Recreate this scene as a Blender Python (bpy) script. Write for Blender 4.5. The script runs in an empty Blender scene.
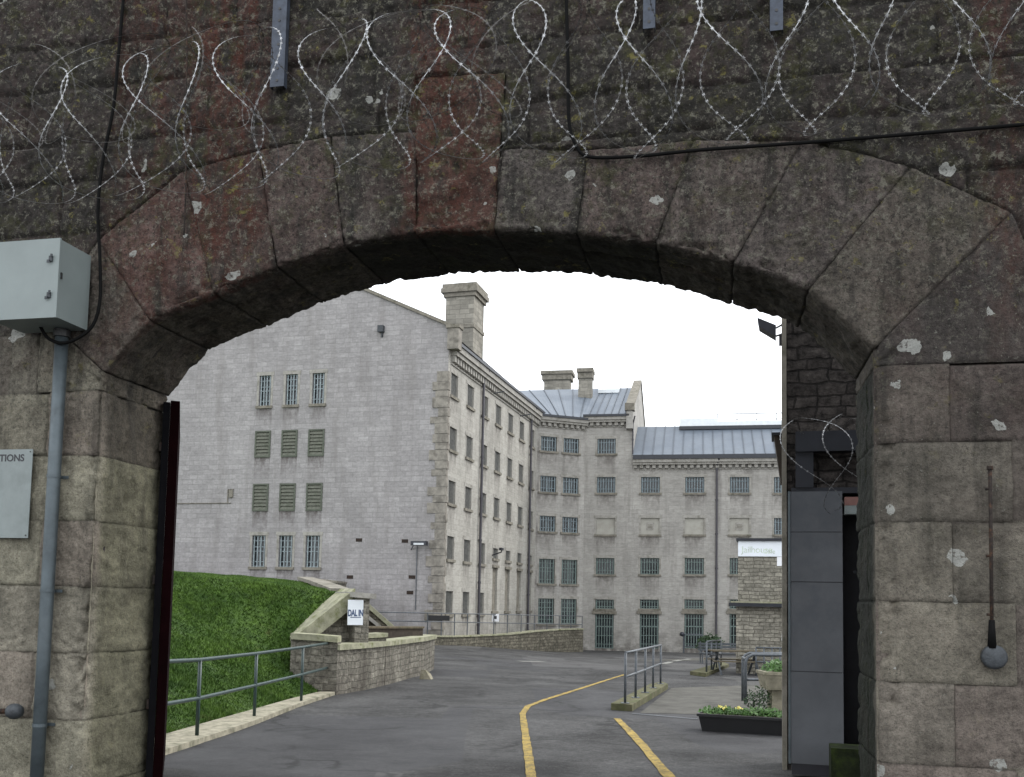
import bpy, math, random
import numpy as np
from mathutils import Vector, Matrix
random.seed(7); rng=np.random.default_rng(7)
R=math.radians
C=bpy.context.scene.collection
# ------------------------------------------------------------------ camera
F=955.0; PX,PY=512.0,529.6; PITCH=R(4.37); ROLL=R(1.15)
EYE=Vector((0,0,1.6))
_f=Vector((0,math.cos(PITCH),math.sin(PITCH))); _u=Vector((0,-math.sin(PITCH),math.cos(PITCH))); _r=Vector((1,0,0))
CR=_r*math.cos(ROLL)+_u*math.sin(ROLL); CU=-_r*math.sin(ROLL)+_u*math.cos(ROLL)
cam=bpy.data.cameras.new('camera'); co=bpy.data.objects.new('camera',cam); C.objects.link(co)
M=Matrix((CR,CU,-_f)).transposed().to_4x4(); M.translation=EYE; co.matrix_world=M
cam.sensor_width=36; cam.lens=F/1024*36; cam.shift_y=(PY-388.5)/1024; cam.shift_x=0
cam.clip_start=0.05; cam.clip_end=3000
bpy.context.scene.camera=co
def ray(px,py): return _f*F+CR*(px-PX)-CU*(py-PY)
def at(px,py,Y):
    d=ray(px,py); return EYE+d*(Y/d.y)
def sm(a,b,x):
    t=min(1,max(0,(x-a)/(b-a))); return t*t*(3-2*t)
def _prof(P,y):
    if y<=P[0][0]: return P[0][1]
    for (a,za),(b,zb) in zip(P,P[1:]):
        if y<=b: return za+(zb-za)*(y-a)/(b-a)
    return P[-1][1]
GR=[(0,0),(4,-.03),(8,-.13),(14,-.40),(20,-.46),(30,-.58),(45,-.98),(60,-1.42),(70,-1.72),(90,-1.8)]
GL=[(0,0),(4,-.03),(8,-.13),(14,-.40),(20,-.43),(47,-.5),(70,-1.0),(90,-1.3)]
def _sp(P,y): return (_prof(P,y-1.5)+_prof(P,y)+_prof(P,y+1.5))/3
def gnd(x,y):
    k=sm(-5,4,x); return _sp(GL,y)*(1-k)+_sp(GR,y)*k
def G(px,py):
    d=ray(px,py); t=2.0/d.y
    while t*d.y<120:
        p=EYE+d*t
        if p.z<=gnd(p.x,p.y): break
        t+=0.1/d.y
    lo=t-0.1/d.y; hi=t
    for _ in range(20):
        m=(lo+hi)/2; p=EYE+d*m
        if p.z<=gnd(p.x,p.y): hi=m
        else: lo=m
    return EYE+d*hi
class Fr:
    def __init__(s,O,deg):
        s.O=Vector((O.x,O.y,0)); s.a=R(deg); s.u=Vector((math.cos(s.a),math.sin(s.a),0)); s.i=Vector((-math.sin(s.a),math.cos(s.a),0))
    def hit(s,px,py,o=0):
        d=ray(px,py); Q=s.O+s.i*o
        t=(Q-EYE).dot(s.i)/d.dot(s.i); p=EYE+d*t
        return (p-s.O).dot(s.u),p.z
    def P(s,a,z,o=0): return s.O+s.u*a+s.i*o+Vector((0,0,z))
# ------------------------------------------------------------------ materials
def new_mat(name):
    m=bpy.data.materials.new(name); m.use_nodes=True
    nt=m.node_tree; b=nt.nodes['Principled BSDF']; return m,nt,b
class N:
    def __init__(s,nt): s.nt=nt
    def n(s,t,**k):
        x=s.nt.nodes.new(t)
        for a,v in k.items(): setattr(x,a,v)
        return x
    def l(s,a,b): s.nt.links.new(a,b)
    def pos(s): return s.n('ShaderNodeNewGeometry').outputs['Position']
    def noise(s,vec,sc,det=4,rough=.6,dist=0):
        x=s.n('ShaderNodeTexNoise'); x.inputs['Scale'].default_value=sc; x.inputs['Detail'].default_value=det; x.inputs['Roughness'].default_value=rough; x.inputs['Distortion'].default_value=dist
        s.l(vec,x.inputs['Vector']); return x.outputs['Fac']
    def mapv(s,vec,scale=(1,1,1),loc=(0,0,0)):
        x=s.n('ShaderNodeMapping'); x.inputs['Scale'].default_value=scale; x.inputs['Location'].default_value=loc; s.l(vec,x.inputs['Vector']); return x.outputs[0]
    def ramp(s,fac,a,b,va=0,vb=1):
        x=s.n('ShaderNodeMapRange'); x.inputs['From Min'].default_value=a; x.inputs['From Max'].default_value=b; x.inputs['To Min'].default_value=va; x.inputs['To Max'].default_value=vb
        s.l(fac,x.inputs['Value']); return x.outputs[0]
    def math(s,op,a,b=None):
        x=s.n('ShaderNodeMath',operation=op)
        for i,v in enumerate((a,b)):
            if v is None: continue
            if isinstance(v,(int,float)): x.inputs[i].default_value=v
            else: s.l(v,x.inputs[i])
        return x.outputs[0]
    def mix(s,fac,a,b,mode='MIX'):
        x=s.n('ShaderNodeMix',data_type='RGBA',blend_type=mode)
        for i,v in ((0,fac),(6,a),(7,b)):
            if isinstance(v,(int,float)): x.inputs[i].default_value=v
            elif isinstance(v,tuple): x.inputs[i].default_value=(*v[:3],1)
            else: s.l(v,x.inputs[i])
        return x.outputs[2]
    def bump(s,h,st,dist=.02):
        x=s.n('ShaderNodeBump'); x.inputs['Strength'].default_value=st; x.inputs['Distance'].default_value=dist; s.l(h,x.inputs['Height']); return x.outputs[0]
def simple(name,col,rough=.6,metal=0,var=.25,scale=6,bump=.15,bscale=60,spec=.5,dirt=None):
    m,nt,b=new_mat(name); q=N(nt); p=q.pos()
    f=q.ramp(q.noise(p,scale,5),.3,.7,1-var,1+var)
    c=q.mix(1.0,tuple(col),q.n('ShaderNodeCombineColor').outputs[0],'MULTIPLY')
    cc=nt.nodes[-1]
    cm=[x for x in nt.nodes if x.type=='COMBINE_COLOR'][-1]
    for i in range(3): q.l(f,cm.inputs[i])
    if dirt: c=q.mix(q.ramp(q.noise(p,scale*.6,6,.7),.5,.68),c,dirt)
    q.l(c,b.inputs['Base Color']); b.inputs['Roughness'].default_value=rough; b.inputs['Metallic'].default_value=metal
    b.inputs['Specular IOR Level'].default_value=spec
    if bump: q.l(q.bump(q.noise(p,bscale,3),bump,.01),b.inputs['Normal'])
    return m
def gray3(q,f):
    x=q.n('ShaderNodeCombineColor')
    for i in range(3): q.l(f,x.inputs[i])
    return x.outputs[0]
def arch_stone():
    m,nt,b=new_mat('weathered_gate_stone'); q=N(nt); p=q.pos()
    at_=q.n('ShaderNodeAttribute',attribute_name='col')
    c=at_.outputs['Color']
    st=q.n('ShaderNodeAttribute',attribute_name='stain').outputs['Fac']
    z=q.n('ShaderNodeSeparateXYZ'); q.l(p,z.inputs[0]); xx=z.outputs[0]; z=z.outputs[2]
    f=q.ramp(q.noise(p,2.2,6,.65),.3,.7,.62,1.35); c=q.mix(1.0,c,gray3(q,f),'MULTIPLY')
    f=q.ramp(q.noise(p,26,5,.8),.34,.66,.45,1.6); c=q.mix(q.ramp(z,2.6,4.0,.45,1),c,q.mix(1.0,c,gray3(q,f),'MULTIPLY'))
    # soiling: vertical runs
    v=q.noise(q.mapv(p,(5,5,.7)),1.6,5,.65)
    up=q.ramp(z,3.1,5.2,0,1)
    c=q.mix(q.math('MULTIPLY',q.ramp(v,.47,.66),q.ramp(z,1.0,4.6,.25,1.0)),c,(.022,.021,.018))
    # iron-red washing
    rr=q.math('MULTIPLY',st,q.ramp(q.noise(q.mapv(p,(3,3,1.1)),2.4,6,.7),.42,.6))
    c=q.mix(rr,c,(.070,.026,.018))
    # pinkish blush
    c=q.mix(q.math('MULTIPLY',q.ramp(q.noise(p,1.7,5,.6,.6),.52,.68,0,.32),q.ramp(z,2.6,3.6,.25,1)),c,(.070,.040,.035))
    # fine dark pores
    c=q.mix(q.ramp(q.noise(p,75,3,.7),.56,.72,0,.7),c,(.02,.018,.016))
    ope=q.math('SUBTRACT',1.0,q.n('ShaderNodeAttribute',attribute_name='shel').outputs['Fac'])
    # moss / yellow lichen, more towards the wet top
    mo=q.math('MULTIPLY',q.ramp(q.noise(p,4.5,7,.8,.3),.52,.62),q.ramp(z,3.9,5.0,.10,.85))
    c=q.mix(mo,c,(.042,.042,.018))
    mo=q.math('MULTIPLY',q.ramp(q.noise(q.mapv(p,(1,1,1),(9,3,7)),7,7,.75),.60,.66),q.ramp(z,2.6,4.8,.12,.85))
    c=q.mix(mo,c,(.15,.135,.045))
    sp=q.math('MULTIPLY',q.ramp(q.noise(q.mapv(p,(1,1,1),(2,2,9)),17,6,.85),.54,.60),q.ramp(z,2.9,4.6,.15,.75))
    c=q.mix(q.math('MULTIPLY',sp,ope),c,(.165,.158,.125))
    sp=q.math('MULTIPLY',q.ramp(q.noise(q.mapv(p,(1,1,1),(5,1,4)),34,4,.85),.54,.62),q.ramp(z,2.4,4.6,.35,.9))
    c=q.mix(sp,c,(.014,.013,.011))
    # pale crustose lichen
    vo=q.n('ShaderNodeTexVoronoi',feature='F1'); vo.inputs['Scale'].default_value=3.6; vo.inputs['Randomness'].default_value=1
    wp=q.n('ShaderNodeVectorMath',operation='ADD'); q.l(p,wp.inputs[0])
    ns=q.n('ShaderNodeTexNoise'); ns.inputs['Scale'].default_value=11; ns.inputs['Detail'].default_value=4; q.l(p,ns.inputs['Vector'])
    sc=q.n('ShaderNodeVectorMath',operation='SCALE'); q.l(ns.outputs['Color'],sc.inputs[0]); sc.inputs['Scale'].default_value=.10; q.l(sc.outputs[0],wp.inputs[1])
    q.l(wp.outputs[0],vo.inputs['Vector'])
    gate=q.math('GREATER_THAN',q.math('ADD',q.noise(q.mapv(p,(1,1,1),(3,8,1)),1.1,2,.5),q.math('MULTIPLY',q.ramp(xx,1.8,2.3,0,.22),q.ramp(z,3.4,2.8))),.575)
    ring=q.math('MULTIPLY',q.math('LESS_THAN',vo.outputs['Distance'],.22),gate)
    svc=q.n('ShaderNodeSeparateColor'); q.l(vo.outputs['Color'],svc.inputs[0])
    ring=q.math('MULTIPLY',q.math('LESS_THAN',vo.outputs['Distance'],q.ramp(svc.outputs[0],0,1,.03,.27)),gate)
    li=q.math('MULTIPLY',ring,q.ramp(q.noise(p,38,3,.7),.36,.46,.1,.85))
    c=q.mix(q.math('MULTIPLY',li,ope),c,(.32,.325,.30))
    # small pale flecks
    fl=q.ramp(q.noise(q.mapv(p,(1,1,1),(1,5,2)),46,3,.6),.66,.70,0,.55); c=q.mix(q.math('MULTIPLY',fl,ope),c,(.20,.20,.17))
    q.l(c,b.inputs['Base Color']); b.inputs['Roughness'].default_value=.9; b.inputs['Specular IOR Level'].default_value=.25
    h=q.math('ADD',q.math('MULTIPLY',q.noise(p,14,5,.7),.7),q.math('MULTIPLY',q.noise(p,60,4,.75),.5))
    q.l(q.bump(h,.9,.03),b.inputs['Normal'])
    return m
def ashlar(name,col,bw,bh,contrast=.2,mortar=.8,stain=(.10,.095,.085),stain_amt=.5,bumpy=.4,base_z=None,noise_c=.14,wob=.05,wsc=1.6,mott=0):
    m,nt,b=new_mat(name); q=N(nt)
    uv=q.n('ShaderNodeUVMap').outputs[0]; p=q.pos()
    wv_=q.n('ShaderNodeVectorMath',operation='ADD'); ns=q.n('ShaderNodeTexNoise'); ns.inputs['Scale'].default_value=wsc; ns.inputs['Detail'].default_value=3; q.l(uv,ns.inputs['Vector'])
    s2=q.n('ShaderNodeVectorMath',operation='SCALE'); q.l(ns.outputs['Color'],s2.inputs[0]); s2.inputs['Scale'].default_value=wob; q.l(uv,wv_.inputs[0]); q.l(s2.outputs[0],wv_.inputs[1])
    br=q.n('ShaderNodeTexBrick'); q.l(wv_.outputs[0],br.inputs['Vector']); br.offset=.43; br.squash=.8; br.squash_frequency=3
    br.inputs['Scale'].default_value=1; br.inputs['Brick Width'].default_value=bw; br.inputs['Row Height'].default_value=bh
    br.inputs['Mortar Size'].default_value=.014; br.inputs['Mortar Smooth'].default_value=.4; br.inputs['Bias'].default_value=0
    lo=tuple(x*(1-contrast) for x in col); hi=tuple(min(1,x*(1+contrast)) for x in col)
    br.inputs['Color1'].default_value=(*lo,1); br.inputs['Color2'].default_value=(*hi,1); br.inputs['Mortar'].default_value=(*[x*mortar for x in col],1)
    c=br.outputs['Color']
    f=q.ramp(q.noise(uv,.35,5,.6),.3,.7,1-noise_c,1+noise_c); c=q.mix(1.0,c,gray3(q,f),'MULTIPLY')
    f=q.ramp(q.noise(q.mapv(uv,(3.2,8,1)),1,4,.7),.3,.7,1-noise_c*1.2,1+noise_c*1.2); c=q.mix(1.0,c,gray3(q,f),'MULTIPLY')
    if mott: c=q.mix(1.0,c,gray3(q,q.ramp(q.noise(uv,7,6,.8),.36,.64,1-mott,1+mott)),'MULTIPLY')
    v=q.noise(q.mapv(uv,(1.1,.13,1)),1,6,.65)
    c=q.mix(q.ramp(v,.5,.72,0,stain_amt),c,stain)
    c=q.mix(q.ramp(q.noise(q.mapv(uv,(1.4,3.0,1)),1,5,.65),.6,.78,0,.5),c,tuple(min(1,x*1.45) for x in col))
    a=q.n('ShaderNodeAttribute',attribute_name='stain').outputs['Fac']
    c=q.mix(q.math('MULTIPLY',a,q.ramp(q.noise(q.mapv(uv,(2.5,1.2,1)),1.3,6,.7),.35,.6)),c,(.075,.062,.056))
    if base_z is not None:
        z=q.n('ShaderNodeSeparateXYZ'); q.l(p,z.inputs[0])
        k=q.math('MULTIPLY',q.ramp(z.outputs[2],base_z,base_z+2.2,.75,0),q.ramp(q.noise(uv,1.2,6,.7),.4,.62))
        c=q.mix(k,c,(.075,.065,.055))
    q.l(c,b.inputs['Base Color']); b.inputs['Roughness'].default_value=.92; b.inputs['Specular IOR Level'].default_value=.2
    h=q.math('ADD',q.math('MULTIPLY',br.outputs['Fac'],-.8),q.noise(uv,9,5,.7))
    q.l(q.bump(h,bumpy,.03),b.inputs['Normal'])
    return m
def asphalt():
    m,nt,b=new_mat('worn_asphalt'); q=N(nt); p=q.pos()
    c=(.0365,.036,.0355)
    f=q.ramp(q.noise(p,.5,6,.65,.4),.35,.68,.55,1.6); c=q.mix(1.0,c,gray3(q,f),'MULTIPLY')
    f=q.ramp(q.noise(p,9,6,.85),.34,.66,.5,1.6); c=q.mix(1.0,c,gray3(q,f),'MULTIPLY')
    f=q.ramp(q.noise(p,120,3,.8),.3,.7,.45,1.7); c=q.mix(1.0,c,gray3(q,f),'MULTIPLY')
    c=q.mix(1.0,c,gray3(q,q.ramp(q.noise(p,28,4,.85),.36,.64,.62,1.4)),'MULTIPLY')
    c=q.mix(q.ramp(q.noise(p,48,2,.6),.62,.69,0,.55),c,(.20,.20,.19))
    c=q.mix(q.ramp(q.noise(q.mapv(p,(1,1,1),(7,7,7)),1.2,7,.75,.8),.56,.66,0,.6),c,(.020,.020,.020))
    # repaired patches
    vo=q.n('ShaderNodeTexVoronoi',feature='F1',distance='CHEBYCHEV'); vo.inputs['Scale'].default_value=.28; q.l(q.mapv(p,(1,.55,1)),vo.inputs['Vector'])
    sv=q.n('ShaderNodeSeparateColor'); q.l(vo.outputs['Color'],sv.inputs[0])
    c=q.mix(q.ramp(sv.outputs[0],.62,.64,0,.6),c,(.040,.040,.043))
    c=q.mix(q.ramp(sv.outputs[1],.76,.78,0,.45),c,(.105,.102,.098))
    # cracks
    ve=q.n('ShaderNodeTexVoronoi',feature='DISTANCE_TO_EDGE'); ve.inputs['Scale'].default_value=.45
    wn=q.n('ShaderNodeTexNoise'); wn.inputs['Scale'].default_value=1.8; wn.inputs['Detail'].default_value=5; q.l(p,wn.inputs['Vector'])
    ad=q.n('ShaderNodeVectorMath',operation='ADD'); q.l(p,ad.inputs[0]); sc=q.n('ShaderNodeVectorMath',operation='SCALE'); q.l(wn.outputs['Color'],sc.inputs[0]); sc.inputs['Scale'].default_value=.9; q.l(sc.outputs[0],ad.inputs[1]); q.l(ad.outputs[0],ve.inputs['Vector'])
    cr=q.math('MULTIPLY',q.ramp(ve.outputs['Distance'],.008,.032,1,0),q.ramp(q.noise(p,.35,2),.44,.52))
    c=q.mix(q.math('MULTIPLY',cr,.75),c,(.018,.018,.018))
    q.l(c,b.inputs['Base Color'])
    q.l(q.ramp(q.noise(p,.7,5,.6),.35,.65,.7,.95),b.inputs['Roughness']); b.inputs['Specular IOR Level'].default_value=.22
    h=q.math('ADD',q.noise(p,150,3,.8),q.math('MULTIPLY',q.noise(p,12,3),.6))
    q.l(q.bump(h,.55,.012),b.inputs['Normal']); return m
def grass_mat(name='mown_grass',ground=False):
    m,nt,b=new_mat(name); q=N(nt); p=q.pos()
    c=q.mix(q.ramp(q.noise(p,.8,5,.6),.3,.7),(.040,.092,.011),(.105,.185,.026))
    c=q.mix(q.ramp(q.noise(p,5,5,.7),.35,.7,0,.8),c,(.018,.045,.008))
    c=q.mix(q.ramp(q.noise(q.mapv(p,(1,1,1),(4,4,4)),2.0,4,.7),.62,.74,0,.55),c,(.12,.13,.04))
    q.l(c,b.inputs['Base Color']); b.inputs['Roughness'].default_value=.7; b.inputs['Specular IOR Level'].default_value=.25
    if ground: q.l(q.bump(q.noise(p,24,5,.8),1,.06),b.inputs['Normal'])
    return m
def roof_metal():
    m,nt,b=new_mat('blue_grey_roof_sheet'); q=N(nt); p=q.pos()
    c=q.mix(q.ramp(q.noise(p,.5,4),.3,.7),(.095,.118,.15),(.135,.16,.19))
    c=q.mix(q.ramp(q.noise(q.mapv(p,(4,4,.5)),1,5,.7),.5,.75,0,.5),c,(.08,.09,.105))
    q.l(c,b.inputs['Base Color']); b.inputs['Metallic'].default_value=.15; b.inputs['Roughness'].default_value=.55; return m
def glass_mat():
    m,nt,b=new_mat('window_glass'); q=N(nt); p=q.pos()
    c=q.mix(q.ramp(q.noise(p,.9,3),.35,.65),(.008,.010,.012),(.045,.055,.06)); q.l(c,b.inputs['Base Color'])
    b.inputs['Roughness'].default_value=.12; b.inputs['Specular IOR Level'].default_value=.5; return m
MT={}
MT['arch']=arch_stone()
MT['gable']=ashlar('pale_lilac_ashlar',(.298,.286,.284),.62,.27,.10,.82,(.19,.178,.17),.6,.4,base_z=None,noise_c=.12,mott=.12)
MT['facade']=ashlar('limestone_ashlar',(.345,.332,.298),.7,.3,.08,.87,(.15,.14,.125),.55,.35,base_z=-1.2)
MT['rear']=ashlar('grey_buff_limestone',(.335,.323,.298),.8,.3,.07,.88,(.12,.11,.10),.55,.4,base_z=-1.7)
MT['rubble']=ashlar('rubble_limestone',(.25,.235,.195),.34,.13,.25,.6,(.09,.085,.07),.6,1.0,wob=.12,wsc=3,mott=.35)
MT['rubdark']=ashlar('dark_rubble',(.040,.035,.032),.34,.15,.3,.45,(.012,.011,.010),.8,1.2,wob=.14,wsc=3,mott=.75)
MT['low']=ashlar('garden_wall_rubble',(.19,.178,.148),.30,.15,.20,.78,(.05,.046,.036),1.0,1.1,wob=.13,wsc=3,mott=.55,base_z=-.6)
MT['lowdark']=ashlar('damp_mossy_rubble',(.12,.11,.085),.36,.18,.3,.5,(.035,.035,.025),.9,1.1,wob=.13,wsc=3,mott=.6)
MT['quoin']=simple('rough_quoin_stone',(.235,.218,.19),.95,0,.35,3,1.2,10,.2,(.12,.11,.095))
MT['trim']=simple('dressed_limestone',(.31,.298,.27),.9,0,.18,4,.4,25,.2,(.19,.18,.155))
MT['moss_trim']=simple('mossy_coping',(.27,.265,.19),.95,0,.3,5,.8,22,.2,(.13,.14,.06))
MT['sill']=simple('weathered_sill',(.20,.185,.155),.95,0,.25,4,.6,25,.2,(.10,.095,.07))
MT['chim']=ashlar('chimney_ashlar',(.25,.235,.20),.6,.28,.2,.7,(.10,.095,.08),.6,.6)
MT['asphalt']=asphalt()
MT['grass']=grass_mat(); MT['turf']=grass_mat('turf',True)
MT['roof']=roof_metal(); MT['glass']=glass_mat()
MT['seam']=simple('roof_seam',(.06,.075,.095),.5,.2,.1)
MT['gutter']=simple('dark_gutter_paint',(.022,.025,.032),.5,0,.2)
MT['pipe']=simple('drainpipe_paint',(.045,.042,.050),.5,0,.2)
MT['bars']=simple('blue_grey_bars',(.20,.25,.27),.55,0,.4,8,0,spec=.4)
MT['barsd']=simple('dull_grey_bars',(.15,.15,.14),.6,0,.3,8,0,spec=.3)
MT['barsg']=simple('green_grey_bars',(.15,.20,.185),.55,0,.4,8,0,spec=.4)
MT['barsw']=simple('white_bars',(.24,.285,.30),.5,0,.3,8,0)
MT['shutter']=simple('faded_green_louvre',(.118,.122,.098),.75,0,.25,7,.2,30,.3,(.075,.085,.06))
MT['shframe']=simple('green_shutter_frame',(.075,.085,.062),.7,0,.2,5,.2)
MT['blank']=simple('whitened_infill',(.36,.35,.31),.9,0,.12,2,.3,20,.2,(.30,.285,.25))
MT['plinth']=simple('kerb_stone',(.27,.25,.19),.95,0,.35,7,1,20,.2,(.12,.12,.08))
MT['kerb']=simple('mossy_kerb',(.10,.095,.055),.95,0,.4,5,.9,25,.2,(.07,.085,.03))
MT['greenrail']=simple('dark_green_rail_paint',(.028,.050,.048),.4,0,.25,20,.1,80,.5)
MT['galv']=simple('galvanised_steel',(.085,.095,.105),.5,.35,.3,14,.15,60,.5)
MT['galvpipe']=simple('galvanised_conduit',(.085,.105,.115),.5,.4,.25,7,.15,50,.5,(.10,.12,.13))
MT['box']=simple('grey_green_enclosure',(.21,.245,.24),.5,0,.08,3,.03,60,.5)
MT['boxdark']=simple('black_latch',(.03,.03,.03),.5)
MT['bracket']=simple('blue_grey_strut',(.045,.055,.075),.55,.3,.3,20)
MT['black']=simple('black_cable',(.006,.006,.006),.9,0,.2,6,0,spec=.12)
MT['matteblack']=simple('soot_black_paint',(.006,.006,.007),1,0,.2,6,0,spec=.03)
MT['rust']=simple('rusted_iron',(.024,.018,.015),.9,.1,.5,30,.6,60,.4,(.09,.045,.025))
MT['iron']=simple('cast_iron',(.050,.056,.062),.6,.3,.35,20,.5,40,.5)
MT['maroon']=simple('maroon_gate_paint',(.005,.0008,.0012),1,0,.3,6,.3,50,.05)
MT['panel']=simple('slate_grey_steel_paint',(.098,.103,.112),.6,.05,.22,1.4,.08,60,.35,(.066,.073,.084))
MT['door']=simple('dark_door_paint',(.016,.016,.022),.5)
MT['darkbeam']=simple('black_steel_beam',(.014,.016,.022),.5,.2,.2)
MT['sign']=simple('grey_sign_plate',(.22,.25,.245),.6,0,.12,5,.05,40,.4,(.18,.205,.2))
MT['whitesign']=simple('white_sign_board',(.72,.76,.80),.5,0,.04,3,0)
MT['ink']=simple('black_lettering',(.03,.03,.035),.6,0,.1,5,0)
MT['inkblue']=simple('navy_lettering',(.05,.08,.16),.6,0,.1,5,0)
MT['inkgreen']=simple('faded_green_lettering',(.50,.58,.48),.6,0,.35,9,0)
MT['yellow']=simple('yellow_road_paint',(.36,.25,.06),.85,0,.35,22,.5,90,.2,(.17,.13,.06))
def worn_paint(name,col):
    m,nt,b=new_mat(name); q=N(nt); p=q.pos()
    c=q.mix(q.ramp(q.noise(p,3,4),.3,.7),tuple(x*.8 for x in col),tuple(x*1.15 for x in col))
    c=q.mix(q.ramp(q.noise(p,45,5,.85),.52,.58,0,.85),c,(.05,.048,.044))
    c=q.mix(q.ramp(q.noise(p,7,6,.85),.47,.60,0,.85),c,(.075,.068,.05))
    q.l(c,b.inputs['Base Color']); b.inputs['Roughness'].default_value=.9; b.inputs['Specular IOR Level'].default_value=.2
    q.l(q.bump(q.noise(p,120,3,.8),.5,.01),b.inputs['Normal']); return m
MT['yellow']=worn_paint('worn_yellow_road_paint',(.37,.265,.07))
MT['whitep']=simple('worn_white_paint',(.20,.20,.18),.8,0,.3,14,.3,90,.3,(.18,.18,.17))
MT['wire']=simple('galvanised_razor_tape',(.36,.365,.37),.48,.6,.9,30,0)
MT['wiremid']=simple('grey_razor_tape',(.30,.30,.29),.5,.6,.3,20,0)
MT['wiredk']=simple('dull_razor_tape',(.11,.105,.10),.55,.6,.5,20,0)
MT['wood']=simple('weathered_timber',(.11,.09,.06),.85,0,.35,9,.5,40,.3,(.06,.06,.04))
MT['darkwood']=simple('dark_timber',(.045,.035,.027),.85,0,.3,9,.5,40,.3)
MT['blackplastic']=simple('black_plastic',(.012,.012,.013),.45,0,.2)
MT['leaf']=simple('planter_leaves',(.05,.12,.02),.6,0,.6,30,0,spec=.4)
MT['leafdk']=simple('dark_leaves',(.022,.045,.016),.6,0,.5,20,0,spec=.3)
MT['petal']=simple('yellow_petals',(.70,.62,.15),.6,0,.1,5,0)
MT['soil']=simple('soil',(.03,.02,.012),.95,0,.4,20,.6)
MT['urn']=simple('mossy_cast_stone',(.24,.22,.165),.95,0,.3,6,.6,30,.2,(.12,.12,.07))
MT['white']=simple('white_plastic',(.75,.76,.78),.4,0,.05,3,0)
MT['red']=simple('faded_red',(.20,.10,.085),.6,0,.2,9,0)
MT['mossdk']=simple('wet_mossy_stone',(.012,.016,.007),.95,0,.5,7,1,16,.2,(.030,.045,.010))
MT['concrete']=simple('light_concrete_path',(.085,.082,.072),.9,0,.3,2,.6,60,.2,(.055,.053,.046))
MT['lampdk']=simple('black_lamp_housing',(.02,.022,.03),.45)
MT['lampgl']=simple('lamp_glass',(.55,.58,.6),.2,0,.05,3,0)
MT['skylight']=simple('white_skylight',(.72,.76,.78),.3,0,.08,3,0)
MT['orange']=simple('rust_stained_pipe',(.30,.20,.10),.7,0,.3,6,.2)
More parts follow.
